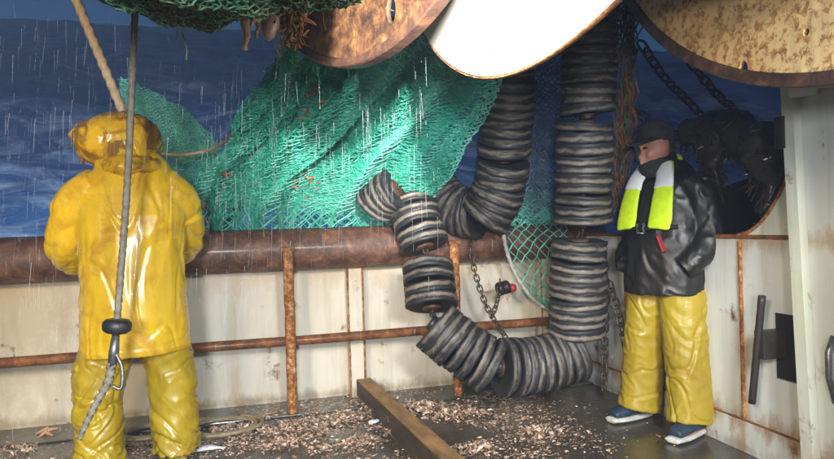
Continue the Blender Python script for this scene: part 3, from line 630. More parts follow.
T = [  # start, end, discs, width, bend
 (onY(594, -60, 2.95), onY(591, 22, 3.05), 9, .93, None),
 (onY(590, 26, 3.08), onY(587, 114, 3.15), 9, .93, None),
 (onY(584, 122, 3.16), onY(583, 223, 3.24), 10, .95, None),
 (onY(579, 240, 3.28), onY(577, 334, 3.36), 10, .97, None),
 (onY(577, 352, 3.38), onY(500, 367, 3.36), 9, 1.0, (0, 0, -.03)),
 (onY(494, 368, 3.37), onY(434, 325, 3.50), 7, .97, (-.01, 0, -.01)),
 (onY(432, 308, 3.60), onY(427, 262, 3.70), 4, .93, None),
 (onY(425, 247, 3.74), onY(411, 201, 3.86), 5, .93, None),
 (onY(397, 188, 3.76), onY(374, 206, 3.90), 4, .80, (0, 0, .012)),
 (onY(436, 190, 4.02), onY(478, 214, 3.80), 7, .95, (.0, 0, -.05)),
 (onY(484, 218, 3.74), onY(503, 160, 3.58), 8, .98, (.03, 0, -.01)),
 (onY(504, 152, 3.56), onY(509, 70, 3.40), 9, .98, None),
 (onY(510, 62, 3.38), onY(512, -30, 3.1), 8, .98, None)]
for (a, c, n, w, bd) in T: stack(a, c, n, w, .04, bd)
for i in range(len(T)-1):
    if i != 8: connect(T[i][1], T[i+1][0])

# ------------------------------------------------------------------ chains
def chain(pts, me, pitch, label, parent=None, extra=None):
    P = catrom(pts, 30); root = empty('chain', P[-1], label, 'chain'); acc = 0; k = 0; last = P[0]; nxt = pitch/2
    for i in range(1, len(P)):
        seg = (P[i]-P[i-1]).length
        while acc+seg >= nxt:
            t = (nxt-acc)/seg; put(me, P[i-1]+(P[i]-P[i-1])*t, P[i]-P[i-1], root, (k % 2)*1.571+random.gauss(0, .15)); k += 1; nxt += pitch
        acc += seg
    return root
ch = chain([onY(470, 228, 3.85), onY(471, 248, 3.80), onY(475, 272, 3.80), onY(484, 300, 3.78), onY(492, 316, 3.76), onY(512, 347, 3.6)], link_sm, .036, 'thin dark chain hanging from the rail down to the rubber discs')
k1 = chain([onY(500, 280, 3.78), onY(499, 292, 3.78), onY(496, 306, 3.77), onY(491, 318, 3.76)], link_sm, .036, 'short dark chain with shackle and red float beside the open green net')
b = MB(); b.sphere(onY(512, 288, 3.80), (.033, .033, .030), 14); b.build('float', M['red'], k1)
b = MB(); p = onY(503, 288, 3.79); b.lathe([(.005, -.04), (.04, -.04), (.045, -.03), (.045, -.005), (.012, 0), (.045, .005), (.045, .03), (.04, .04), (.005, .04)], p, (1, 0, .2), 16); b.build('swivel', M['rust_dark'], k1)
chain([onX(604, 262, 2.12), onX(606, 290, 2.12), onX(605, 330, 2.12), onX(604, 388, 2.10)], link_me, .054, 'heavy rusty chain hanging to the deck beside the rubber discs')
chain([onX(609, 282, 2.10), onX(616, 305, 2.10), onX(622, 330, 2.10), onX(628, 358, 2.10)], link_me, .054, 'rusty chain end dangling against the yellow pole')
chain([onY(640, 42, 3.9), onY(665, 78, 4.0), onY(690, 103, 4.1), onY(718, 134, 4.1)], link_big, .082, 'heavy dark chain slanting down from the cream flange over the sea')
chain([onY(690, 62, 3.6), onY(715, 92, 3.7), onY(735, 110, 3.8), onY(760, 130, 3.8)], link_big, .082, 'heavy dark chain close under the cream flange')
chain([onY(630, 108, 4.0), onY(645, 118, 3.9), onY(665, 130, 3.8), onY(690, 140, 3.6)], link_big, .082, 'dark chain slanting above the black cap')
chain([onY(632, -20, 3.0), onY(630, 60, 3.1), onY(622, 140, 3.25), onY(618, 226, 3.35)], link_sm, .036, 'rusty chain hanging straight between rubber discs and cap')
# tangle of brown twine down that chain
RT = empty('rusty_twine_bundle', onY(626, 100, 3.2), 'frayed brown and green twine hanging beside the right stack of discs', 'twine')
A_, B_ = [], []
for s in range(26):
    x = random.gauss(628, 6); pts = [onY(x+random.gauss(0, 3)-.035*(y), y, 3.05+.0012*y+random.gauss(0, .02)) for y in range(-20, int(random.uniform(110, 245)), 14)]
    for i in range(len(pts)-1): A_.append(tuple(pts[i])); B_.append(tuple(pts[i+1]))
n = len(A_)*2//3
strands('brown_twine', A_[:n], B_[:n], .005, M['rust'], RT)['kind'] = 'stuff'; strands('green_twine', A_[n:], B_[n:], .005, M['net_dark'], RT)['kind'] = 'stuff'

# ------------------------------------------------------------------ dark trawl door and hung bundle outboard on the right
TD = empty('trawl_door', (2.75, 2.9, .9), 'black steel trawl door hung outboard behind the side bulwark', 'trawl door')
def arcplate(y0, y1, z0, z1, x, th, bow, n=12):
    b = MB(); vs = []
    for xx in (x, x+th):
        for k in range(n+1):
            t = k/n; y = y0+(y1-y0)*t; bx = xx+bow*(1-(2*t-1)**2)
            vs += [(bx, y, z0), (bx, y, z1[0]+(z1[1]-z1[0])*t+z1[2]*math.sin(math.pi*t))]
    m = 2*(n+1); fs = []
    for k in range(n):
        a = 2*k; fs += [[a, a+1, a+3, a+2], [m+a, m+a+2, m+a+3, m+a+1], [a+1, m+a+1, m+a+3, a+3], [a, a+2, m+a+2, m+a]]
    fs += [[0, m, m+1, 1], [2*n, 2*n+1, m+2*n+1, m+2*n]]
    return b.add(vs, fs, False)
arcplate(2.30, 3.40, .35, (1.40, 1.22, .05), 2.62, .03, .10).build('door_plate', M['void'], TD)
b = MB(); b.box(2.60, 2.66, 2.26, 2.32, .3, 1.45, .01); b.build('frame_edge', M['rust_dark'], TD)
b = MB(); b.box(2.60, 2.66, 3.38, 3.44, .3, 1.45, .01); b.build('frame_edge', M['rust_dark'], TD)
GF = empty('gallows_frame', (3.0, 2.7, -1.0), 'dark gallows post standing outboard beyond the trawl door', 'gallows')
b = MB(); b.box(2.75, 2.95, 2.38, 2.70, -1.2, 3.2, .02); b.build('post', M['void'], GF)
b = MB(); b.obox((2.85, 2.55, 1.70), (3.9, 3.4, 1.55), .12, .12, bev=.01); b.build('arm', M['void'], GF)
HB = empty('hung_net_bundle', (2.5, 2.8, 1.1), 'dark brown bundle of old net and chafers hung above the trawl door', 'net bundle')
def bundle(name, spine, rads, n, mat, twr=.006):
    b = MB(); P = catrom(spine, 8); R = list(np.interp(np.linspace(0, 1, len(P)), np.linspace(0, 1, len(rads)), rads))
    b.tube(P, R, 18); me = b.mesh(name)
    for v in me.vertices:
        d = Vector((mnoise.noise(v.co*9), mnoise.noise(v.co*9+Vector((5, 0, 0))), mnoise.noise(v.co*9+Vector((0, 7, 0)))))*.05 + Vector((mnoise.noise(v.co*31), mnoise.noise(v.co*31+Vector((5, 0, 0))), 0))*.018; v.co += d
    link(name, me, mat, HB); A_, B_ = [], []
    for q in range(n):
        i = random.randrange(len(P)-1); r = R[i]*1.08; d = Vector((random.gauss(0, 1), random.gauss(0, 1), random.gauss(0, 1))).normalized()*r
        a = P[i]+d; A_.append(tuple(a)); B_.append(tuple(a+Vector((random.gauss(0, .03), random.gauss(0, .03), -abs(random.gauss(0, .05))))))
    strands('frayed_ends', A_, B_, twr*.6, mat, HB)['kind'] = 'stuff'
bundle('folded_net', [onX(684, 140, 2.50), onX(712, 128, 2.50), onX(742, 134, 2.48), onX(768, 150, 2.46), onX(784, 178, 2.45)], [.06, .09, .10, .11, .07], 500, M['rust_dark'])
bundle('folded_net', [onX(770, 140, 2.44), onX(774, 175, 2.42), onX(776, 205, 2.40), onX(778, 228, 2.38)], [.10, .10, .05, .015], 350, M['rust_dark'])
bundle('folded_net', [onX(716, 135, 2.44), onX(712, 160, 2.42), onX(714, 190, 2.40)], [.07, .055, .02], 240, M['rust_dark'])
chain([onX(778, 196, 2.40), onX(777, 212, 2.38), onX(775, 238, 2.36)], link_sm, .036, 'short pale chain hanging on the cream corner gusset')

# ------------------------------------------------------------------ people
class Fig:
    """closed lofted volumes fused into one surface"""
    def __init__(s, org, fwd): s.o = Vector(org); s.f = Vector((fwd[0], fwd[1], 0)).normalized(); s.r = s.f.cross(Vector((0, 0, 1))); s.mb = MB()
    def W(s, p): return s.o + s.r*p[0] + s.f*p[1] + Vector((0, 0, p[2]))     # (right, forward, up)
    def loft(s, secs, n=18, sub=4, refl=(1, 0, 0)):
        """secs: (pos, half width, half depth); width runs along the reference direction"""
        P = catrom([s.W(q[0]) for q in secs], sub); m = len(P); tt = np.linspace(0, 1, m); kk = np.linspace(0, 1, len(secs))
        a = np.interp(tt, kk, [q[1] for q in secs]); b = np.interp(tt, kk, [q[2] for q in secs])
        rf = s.r*refl[0]+s.f*refl[1]+Vector((0, 0, refl[2])); s.mb.tube(P, [(float(x), float(y)) for x, y in zip(a, b)], n, ref=rf); return s
    def ball(s, p, r): s.mb.sphere(s.W(p), r, 16); return s
    def fuse(s, name, voxel, mat, parent=None, smooth=4, fold=None):
        me = s.mb.mesh(name+'_tmp'); o = bpy.data.objects.new('tmp', me); COL.objects.link(o)
        md = o.modifiers.new('r', 'REMESH'); md.mode = 'VOXEL'; md.voxel_size = voxel
        sm = o.modifiers.new('s', 'SMOOTH'); sm.factor = .5; sm.iterations = smooth
        out = evaluated(o); bpy.data.objects.remove(o); out.name = name
        if fold:
            ns = [v.normal.copy() for v in out.vertices]
            for v, nn in zip(out.vertices, ns):
                d = v.co-s.o; v.co += nn*fold(Vector((d.dot(s.r), d.dot(s.f), d.z)))
        out.polygons.foreach_set('use_smooth', [True]*len(out.polygons)); out.update(); out.materials.clear()
        s.mb = MB(); return link(name, out, mat, parent)
def ridge(x): return 1-abs(x)*2
def folds(p, freq, amp, sx=1., sy=1., sz=1., shear=0.):
    q = Vector((p.x*sx*freq, p.y*sy*freq, (p.z+shear*p.x)*sz*freq)); n = mnoise.noise(q); return amp*(ridge(n)**1 if True else n)-amp*.55
def crease(p, freq, amp, w=.07, sx=1., sy=1., sz=1., shear=0., off=0.):
    n = mnoise.noise(Vector((p.x*sx*freq+off, p.y*sy*freq, (p.z+shear*p.x)*sz*freq))); n2 = mnoise.noise(Vector((p.x*3+9, p.y*3, p.z*3+off)))
    return -amp*math.exp(-(n/w)**2)*max(0, .35+1.3*n2)+amp*.5*math.exp(-((n-w*1.8)/w)**2)*max(0, .35+1.3*n2)

def glove(fig, wrist, direc, palm_n, thumb_side, name, parent, mat, curl=1.0):
    """hand with palm, four fingers and a thumb, fingers curled by `curl` radians per joint; directions in figure axes"""
    d = (fig.r*direc[0]+fig.f*direc[1]+Vector((0, 0, direc[2]))).normalized(); pn = fig.r*palm_n[0]+fig.f*palm_n[1]+Vector((0, 0, palm_n[2])); pn = (pn-d*pn.dot(d)).normalized(); sd = d.cross(pn)*thumb_side
    w = fig.W(wrist); mb = MB()
    mb.tube([w-d*.05, w, w+d*.03, w+d*.085, w+d*.10], [(.034, .038), (.028, .032), (.018, .042), (.017, .045), (.012, .042)], 14, ref=pn)
    for k, L in enumerate((.078, .088, .082, .064)):
        base = w+d*.088+sd*(.033-.022*k); p = base; a = .15; pts = [p]
        for j, fr in enumerate((.45, .32, .23)): a += curl*(.55 if j == 0 else .75); p = p+(d*math.cos(a)+pn*math.sin(a))*(L*fr); pts.append(p)
        mb.tube(pts, [.0115, .0108, .0098, .008], 9)
    p0 = w+d*.02+sd*.030; mb.tube([p0, p0+d*.030+sd*.028+pn*.01, p0+d*.056+sd*.030+pn*.026, p0+d*.076+sd*.020+pn*.042], [.0145, .0135, .0118, .0095], 9)
    me = mb.mesh('t'); o = bpy.data.objects.new('tmp', me); COL.objects.link(o); md = o.modifiers.new('r', 'REMESH'); md.mode = 'VOXEL'; md.voxel_size = .0042
    sm = o.modifiers.new('s', 'SMOOTH'); sm.iterations = 2; out = evaluated(o); bpy.data.objects.remove(o); out.materials.clear(); out.polygons.foreach_set('use_smooth', [True]*len(out.polygons))
    return link(name, out, mat, parent)

def body(fig, sh, hip, head, arms, legs, shoulder_z, hip_z, lean=0., name='person', label='', face=None, voxel=.011):
    """the figure under the clothes as one continuous surface"""
    F = fig
    F.loft([((hip[0], hip[1], hip_z-.06), .14, .10), ((hip[0], hip[1], hip_z+.04), .16, .11), ((hip[0]*.6+sh[0]*.4, hip[1]*.6+sh[1]*.4, hip_z*.6+shoulder_z*.4), .135, .10), ((sh[0], sh[1], shoulder_z-.14), .17, .115), ((sh[0], sh[1], shoulder_z-.02), .15, .085), ((sh[0]*.7+head[0]*.3, sh[1]*.7+head[1]*.3, shoulder_z+.04), .06, .06), ((head[0], head[1]-.01, head[2]-.08), .052, .058)])
    F.ball(head, (.075, .095, .115)); hd = Vector(head)
    fd = Vector(face or (0, 1, 0)).normalized(); rt = fd.cross(Vector((0, 0, 1))).normalized()
    def H(a, b_, c): v = hd+rt*a+fd*b_+Vector((0, 0, c)); return (v.x, v.y, v.z)
    F.ball(H(0, .02, -.055), (.055, .055, .06)); F.ball(H(0, .085, -.035), (.016, .016, .022)); F.ball(H(0, .075, .0), (.011, .012, .028))
    F.ball(H(0, .062, -.098), (.026, .022, .02)); F.ball(H(0, .072, .032), (.05, .018, .014)); F.ball(H(0, .074, -.07), (.024, .014, .009))
    for s in (-1, 1): F.ball(H(s*.078, -.005, -.01), (.012, .02, .03)); F.ball(H(s*.040, .058, -.03), (.02, .02, .02))
    for (a, b_, c, w) in arms: F.loft([(a, .058, .058), (tuple((Vector(a)+Vector(b_))/2), .052, .052), (b_, .042, .042), (tuple((Vector(b_)+Vector(c))/2), .040, .040), (c, .029, .029), (w, .03, .02)])
    for (a, b_, c, toe) in legs: F.loft([(a, .088, .09), (tuple((Vector(a)+Vector(b_))/2), .075, .08), (b_, .056, .06), (tuple(Vector(b_)*.6+Vector(c)*.4), .056, .062), (c, .038, .042)]); F.loft([((c[0], c[1]-.04, .05), .035, .04), ((c[0]*.5+toe[0]*.5, c[1]*.5+toe[1]*.5, .045), .042, .035), (toe, .04, .022)])
    o = F.fuse(name, voxel, M['skin'], None, 3); 
    # origin at the feet
    for v in o.data.vertices: v.co -= F.o
    o.location = F.o; return o

# ---- man in yellow oilskins, back to us, at the rail
A = Fig((-.555, 3.27, 0), (-.10, 1))
pa = body(A, (0, .03), (0, 0), (-.015, .10, 1.60), [((-.20, .03, 1.38), (-.31, .16, 1.11), (-.30, .42, 1.06), (-.27, .50, 1.05)), ((.20, .03, 1.38), (.25, .22, 1.14), (.20, .46, 1.07), (.18, .53, 1.06))],
          [((-.12, 0, .86), (-.165, .03, .48), (-.185, -.01, .09), (-.22, .16, .03)), ((.12, 0, .86), (.15, .03, .48), (.165, .0, .09), (.20, .17, .03))], 1.44, .92, face=(-.8, .6, 0))
tag(pa, 'person in glossy yellow hooded oilskins with back turned, standing at the rail', 'person')
def fj(p):
    d = folds(p, 4.0, .013, 2.0, 1.2, .35, .3)+folds(p, 11, .0045, 1.8, 1, .5, -.5)
    side = max(0, min(1, (abs(p.x)-.19)/.12)); low = max(0, min(1, (1.34-p.z)/.1)); q = mnoise.noise(Vector((p.x*4, p.y*4, p.z*4)))
    return d*.45+side*low*.012*(abs(math.sin(p.z*24+abs(p.x)*26+3*q))-.5)+crease(p, 4.5, .008, .07, 1.6, 1, .5, .5)+crease(p, 7, .005, .08, 1.5, 1, .4, -.6, 4)+.005*math.exp(-((p.z-.60)/.004)**2)
A.loft([((0, -.005, .575), .248, .195), ((0, -.005, .62), .246, .195), ((0, 0, .85), .240, .19), ((0, .0, 1.05), .238, .175), ((0, .01, 1.22), .245, .170), ((0, .02, 1.36), .225, .150), ((0, .035, 1.44), .188, .135), ((-.01, .05, 1.50), .150, .135), ((-.02, .065, 1.56), .125, .125)], 26)
A.loft([((-.13, .02, 1.37), .12, .11), ((-.23, .05, 1.30), .108, .11), ((-.275, .10, 1.20), .102, .105), ((-.305, .17, 1.09), .095, .10), ((-.305, .30, 1.03), .085, .085), ((-.31, .42, 1.045), .075, .075)], 18, 5, (0, 1, 0))
A.loft([((.13, .02, 1.37), .12, .11), ((.21, .06, 1.30), .10, .105), ((.235, .14, 1.20), .09, .10), ((.245, .23, 1.11), .085, .09), ((.225, .34, 1.05), .08, .08), ((.205, .46, 1.06), .072, .072)], 18, 5, (0, 1, 0))
A.fuse('jacket', .0075, M['oil_jacket'], pa, 5, fj)
# hem seam and side seams
def fh(p): return folds(p, 6, .010, 1, 1.2, .6, .6)+folds(p, 16, .003)+crease(p, 7, .014, .08, 1.2, 1, .8, .5)+crease(p, 10, .009, .08, 1, 1, 1, -.6, 3)
A.loft([((-.01, .02, 1.45), .115, .12), ((-.02, .04, 1.52), .125, .13), ((-.035, .07, 1.60), .135, .145), ((-.04, .08, 1.66), .110, .13), ((-.04, .08, 1.70), .06, .08)], 22)
A.loft([((.115, .04, 1.55), .06, .08), ((.08, .05, 1.57), .115, .12), ((.02, .06, 1.595), .148, .150), ((-.06, .08, 1.60), .150, .150), ((-.135, .09, 1.595), .134, .13), ((-.20, .10, 1.585), .108, .11), ((-.25, .105, 1.57), .078, .08)], 22, 4, (0, 0, 1))
A.loft([((.10, .03, 1.47), .06, .09), ((.0, -.02, 1.465), .07, .13), ((-.11, .03, 1.475), .06, .09)], 14, 4, (0, 0, 1))
A.fuse('hood', .007, M['oil_hood'], pa, 4, fh)
def ft(p):
    a = math.atan2(p.y, abs(p.x)-.15); low = max(0, min(1, (.62-p.z)/.5))
    sh = 1 if p.x > 0 else -1; return crease(p, 6, .014, .08, .8, .8, 1.6, .8*sh)+crease(p, 9, .010, .08, .8, .8, 1.5, -.7*sh, 5)+folds(p, 5, .010, 1.2, 1, 1.1, .9*sh)+folds(Vector((p.x, p.y, p.z+.4*abs(p.x)*sh)), 6, .004*low, .8, .8, 2.2, .8*sh)+folds(p, 15, .004)
for s in (-1, 1):
    xk = -.165 if s < 0 else .15; xf = -.175 if s < 0 else .165
    A.loft([((s*.09, 0, .88), .10, .11), ((s*.105, 0, .75), .115, .125), ((s*.13, .0, .60), .122, .130), ((xk, .015, .48), .122, .128), ((xk+s*.01, .0, .32), .112, .12), ((xf, -.01, .16), .112, .12), ((xf, -.01, .07), .118, .128)], 22)
A.fuse('trousers', .0075, M['oil_trousers'], pa, 4, ft)
for s in (-1, 1):
    xf = -.18 if s < 0 else .165
    A.loft([((xf, -.01, .22), .07, .075), ((xf, -.01, .10), .062, .072), ((xf, .0, .05), .055, .09)], 16)
    A.loft([((xf, -.085, .035), .045, .034), ((xf+s*.01, .02, .045), .052, .042), ((xf+s*.03, .13, .040), .055, .038), ((xf+s*.04, .20, .032), .04, .03)], 16, 4)
    A.fuse('boot', .009, M['boot'], pa, 3)
glove(A, (-.285, .47, 1.05), (.15, .95, .12), (0, -.15, -1), -1, 'glove', pa, M['glove'], 1.0)
glove(A, (.20, .49, 1.065), (-.15, .95, .12), (0, -.15, -1), 1, 'glove', pa, M['glove'], 1.0)

# ---- man in black jacket and hi-vis vest leaning on the side bulwark
B = Fig((2.185, 2.94, 0), (-1, -.28))
pb_ = body(B, (0, -.04), (0, -.02), (.02, .03, 1.53), [((-.19, -.04, 1.34), (-.25, -.07, 1.06), (-.19, .03, .92), (-.14, .07, .90)), ((.19, -.04, 1.34), (.25, -.07, 1.06), (.19, .03, .92), (.13, .07, .90))],
           [((-.11, -.02, .84), (-.15, .02, .46), (-.17, -.03, .09), (-.20, .17, .03)), ((.11, -.02, .84), (.14, .02, .46), (.17, -.03, .09), (.21, .16, .03))], 1.40, .90, face=(.3, 1, -.25))
tag(pb_, 'person in black cap, black jacket, hi-vis vest and yellow trousers leaning on the wall', 'person')
def fjb(p): return crease(p, 5, .005, .09, 1.3, 1.2, .6, .6)+crease(p, 8, .003, .09, 1, 1, .8, -.7, 2)+folds(p, 6, .009, 1.5, 1.2, .7, .5)+folds(p, 15, .005, 1, 1, 1, -.6)
B.loft([((0, .0, .735), .228, .185), ((0, .0, .80), .226, .182), ((0, .0, .95), .222, .172), ((0, -.015, 1.12), .208, .150), ((0, -.035, 1.28), .212, .140), ((0, -.04, 1.37), .168, .112), ((.005, -.01, 1.43), .095, .09), ((.01, .01, 1.47), .085, .09)], 24)
for s in (-1, 1): B.loft([((s*.14, -.04, 1.33), .10, .095), ((s*.195, -.05, 1.25), .085, .09), ((s*.225, -.07, 1.12), .078, .085), ((s*.232, -.05, 1.02), .074, .08), ((s*.215, .03, .93), .072, .074), ((s*.17, .08, .88), .065, .07)], 18, 4, (0, 1, 0))
B.fuse('jacket', .0075, M['black_jacket'], pb_, 4, fjb)
def ftb(p): return crease(p, 4.5, .014, .07, 1.4, 1.2, .7, .8)+crease(p, 7, .010, .07, 1, 1, 1, -.9, 2)+folds(p, 5, .007, 1.4, 1.2, .7, .7)+folds(p, 13, .005, 1, 1, 1.3, -.6)
for s in (-1, 1):
    B.loft([((s*.08, -.02, .86), .115, .115), ((s*.10, -.02, .73), .130, .13), ((s*.12, 0, .58), .118, .125), ((s*.135, .015, .44), .110, .12), ((s*.15, .01, .28), .108, .12), ((s*.16, .02, .13), .110, .128), ((s*.165, .03, .065), .112, .134)], 22)
B.fuse('trousers', .0075, M['oil_clean'], pb_, 4, ftb)
for s in (-1, 1):
    x = s*.18
    B.loft([((x-s*.005, -.03, .055), .045, .035), ((x, .05, .065), .052, .045), ((x+s*.012, .15, .055), .050, .035), ((x+s*.02, .215, .045), .038, .024)], 16, 4); sh = B.fuse('shoe', .008, M['navy'], pb_, 3)
    B.loft([((x-s*.008, -.05, .018), .042, .018), ((x, .05, .018), .056, .018), ((x+s*.012, .15, .018), .058, .018), ((x+s*.022, .235, .020), .042, .018)], 16, 4, (1, 0, 0)); B.fuse('sole', .008, M['sole'], sh, 2)
# life vest: two padded panels round the neck
def vest_panel(side):
    q = [((side*.058, .03, 1.435), .042, .02), ((side*.092, .088, 1.36), .050, .015), ((side*.104, .130, 1.25), .062, .017), ((side*.108, .158, 1.14), .070, .018), ((side*.104, .174, 1.085), .066, .015)]
    B.loft(q, 16, 6); return B.fuse('vest_panel', .007, M['hivis'], pb_, 2)
for s in (-1, 1):
    vp = vest_panel(s)
    B.loft([((s*.060, .052, 1.43), .047, .020), ((s*.092, .094, 1.355), .054, .018), ((s*.099, .116, 1.30), .060, .020)], 16, 6); B.fuse('reflective_patch', .007, M['reflective'], vp, 2)
B.loft([((-.06, .0, 1.44), .03, .03), ((-.04, -.085, 1.465), .03, .03), ((.04, -.085, 1.465), .03, .03), ((.06, .0, 1.44), .03, .03)], 12); B.fuse('vest_collar', .008, M['hivis'], pb_, 2)
B.mb.tube([B.W((-.17, .10, 1.095)), B.W((-.05, .175, 1.09)), B.W((.05, .175, 1.09)), B.W((.17, .10, 1.095))], .012, 8); B.mb.mesh; o = B.mb.build('belt', M['void'], pb_); B.mb = MB()
B.mb.tube([B.W((-.02, .18, 1.065)), B.W((.02, .18, 1.065)), B.W((.02, .18, 1.115)), B.W((-.02, .18, 1.115)), B.W((-.02, .18, 1.065))], .007, 8); B.mb.build('buckle', M['steel'], pb_); B.mb = MB()
B.mb.obox(B.W((-.10, .165, 1.05)), B.W((-.13, .16, .97)), .018, .012, bev=.003); B.mb.build('pull_tag', M['red'], pb_); B.mb = MB()
# cap with short brim, neck gaiter over the chin
B.loft([((.02, .015, 1.555), .093, .108), ((.02, .01, 1.61), .096, .112), ((.02, 0, 1.655), .078, .09), ((.02, -.005, 1.68), .03, .035)], 20); B.loft([((.02, .07, 1.572), .080, .012), ((.015, .14, 1.556), .074, .010), ((.012, .185, 1.538), .048, .008)], 16, 4); B.fuse('cap', .007, M['cap'], pb_, 3, lambda p: folds(p, 20, .004))
B.loft([((.01, .01, 1.40), .085, .085), ((.015, .03, 1.435), .084, .095), ((.02, .035, 1.455), .078, .092)], 20); B.fuse('neck_gaiter', .007, M['cap'], pb_, 2, lambda p: folds(p, 18, .006))
B.loft([((.02, -.035, 1.46), .062, .050), ((.02, -.03, 1.52), .080, .075), ((.02, -.01, 1.57), .082, .088)], 18); B.fuse('hair', .007, M['hair'], pb_, 2, lambda p: folds(p, 30, .004))
hd = Vector((.02, .03, 1.53)); fd = Vector((.3, 1, -.25)).normalized(); rt = fd.cross(Vector((0, 0, 1))).normalized()
for s in (-1, 1):
    p = hd+rt*(s*.031)+fd*.077+Vector((0, 0, .012)); B.mb.sphere(B.W(p), (.012, .012, .007), 10); B.mb.build('eye', M['eye'], pb_); B.mb = MB()

# ------------------------------------------------------------------ hanging line with rubber collar in front of the hooded man
HL = empty('hanging_line', onY(117, 326, 2.72), 'grey hanging line with black rubber collar and frayed chain tail', 'rope')
p0, p1, p2 = onY(137, -40, 2.72), onY(128, 170, 2.72), onY(117, 322, 2.72)
b = MB(); b.tube(catrom([p0, p1, p2], 50), .0135, 12, lobes=3, twist=200); b.build('line', M['rope_grey'], HL)
b = MB(); b.lathe([(.014, -.030), (.040, -.028), (.054, -.016), (.056, 0), (.054, .014), (.042, .026), (.014, .030)], onY(117, 326, 2.72), (.12, 0, 1), 28); b.build('collar', M['black'], HL)
b = MB(); b.tube([onY(116, 334, 2.72), onY(114, 352, 2.72), onY(112, 366, 2.72)], [.014, .020, .017], 14); b.build('ferrule', M['steel'], HL)
tl = catrom([onY(112, 364, 2.72), onY(108, 382, 2.70), onY(97, 402, 2.68), onY(86, 424, 2.66), onY(79, 440, 2.65)], 16)
b = MB(); b.tube(tl, [.017-.008*k/(len(tl)-1) for k in range(len(tl))], 10, lobes=3, twist=200, amp=.25); b.build('tail', M['rope_grey'], HL)
b = MB(); b.tube(catrom([onY(114, 350, 2.715), onY(122, 368, 2.70), onY(121, 388, 2.69), onY(112, 386, 2.69)], 10), .007, 8); b.build('hook', M['steel'], HL)

# ------------------------------------------------------------------ deck beam, rope coil
BE = empty('deck_board', (.75, 3.3, 0), 'worn timber pound board lying on edge from the bulwark across the deck', 'board')
e0, e1 = onZ(366, 400), onZ(450, 475); dd = (e1-e0).normalized(); e0 = Vector((.690, 4.055, 0)); e1 = Vector((.83, 2.25, 0))
b = MB(); b.obox(e0+Vector((0, 0, .064)), e1+Vector((0, 0, .064)), .085, .126, bev=.006); b.build('board', M['beam'], BE)
b = MB(); b.obox(e0+Vector((0, 0, .131)), e1+Vector((0, 0, .131)), .088, .009, bev=.003); b.build('worn_edge', M['beam_worn'], BE)
def coil(c, r0, turns, rr, mat, name, label, ex=1.35):
    pts = []
    for k in range(int(turns*36)+1):
        a = 2*math.pi*k/36; r = r0*(1+.10*math.sin(a*.37+1)+.03*math.sin(a*1.9)); lay = k/36
        pts.append((c[0]+r*ex*math.cos(a)+.012*math.sin(a*.7), c[1]+r*math.sin(a), rr+.014+.55*rr*lay*.6))
    q = Vector(pts[-1]); pts += [(q.x+.05*i, q.y+.012*i*i*.3, max(rr+.002, q.z-.012*i)) for i in range(1, 6)]
    b = MB(); b.tube(pts, rr, 8, lobes=3, twist=200); return tag(b.build(name, mat), label, 'rope')
cc = onZ(222, 432); coil((cc.x, cc.y), .15, 3.2, .011, M['rope_deck'], 'rope_coil', 'loose coil of tan rope on the deck beside the hooded man')
cc = onZ(140, 440); coil((cc.x+.05, cc.y+.05), .12, 2.2, .010, M['rope_deck'], 'rope_coil', 'small coil of rope on the deck between the yellow trouser legs')

# ------------------------------------------------------------------ catch caught in the net and litter on the deck
def star_mesh(R, arms=5, droop=0.):
    b = MB()
    for k in range(arms):
        a = 2*math.pi*k/arms; d = Vector((math.cos(a), math.sin(a), 0)); pts = [d*(R*t)+Vector((0, 0, .012*(1-t)+droop*math.sin(t*2+k))) for t in (0, .2, .4, .6, .8, 1)]
        b.tube(pts, [.18*R, .17*R, .14*R, .11*R, .08*R, .03*R], 8)
    me = b.mesh('starfish'); me.materials.append(M['starfish']); return me
def star(p, R, rot, label):
    o = bpy.data.objects.new('starfish', star_mesh(R, 5, .01)); COL.objects.link(o); o.location = p; o.rotation_euler = rot; return tag(o, label, 'starfish')
star(onZ(47, 436)+Vector((0, 0, .018)), .07, (0, 0, .4), 'orange starfish on the deck by the left end of the bulwark foot')
star(onY(301, 20, 2.02), .05, (1.4, .3, .2), 'tan starfish clinging to the wound net beside the rusty flange')
def sponge(px, py0, py1, Y, r, label):
    a, c = onY(px, py0, Y), onY(px+random.uniform(-1, 3), py1, Y); b = MB(); n = 12
    b.tube([a+(c-a)*(k/n)+Vector((.004*math.sin(k), 0, 0)) for k in range(n+1)], [r*(.6+.4*math.sin(math.pi*min(1, (k+2)/n*.95))) for k in range(n+1)], 12)
    return tag(b.build('sponge_finger', M['starfish']), label, 'sponge', None)
sponge(245, 6, 50, 1.92, .0115, 'long orange finger sponge dangling under the wound net')
sponge(252, 4, 26, 1.93, .010, 'short orange finger sponge in the middle of the dangling three')
sponge(256, 6, 38, 1.95, .008, 'thin orange finger sponge dangling beside the pale fish')
f = MB(); a, c = onY(272, 10, 1.95), onY(268, 40, 1.95); n = 10
f.tube([a+(c-a)*(k/n) for k in range(n+1)], [(.013+.016*math.sin(math.pi*(k/n)**.7), .010+.010*math.sin(math.pi*(k/n)**.7)) if 0 < k < n else (.006, .004) for k in range(n+1)], 14)
FI = f.build('hanging_fish', M['fish']); tag(FI, 'pale pink fish head hanging from the wound net', 'fish')
f = MB(); f.sphere(a+(c-a)*.45+Vector((.012, -.018, 0)), .0045, 8); f.build('eye', M['eye'], FI)
wd = empty('brown_weed', onY(290, 20, 1.98), 'ragged tan weed hanging down beside the rusty flange', 'weed')
A_, B_ = [], []
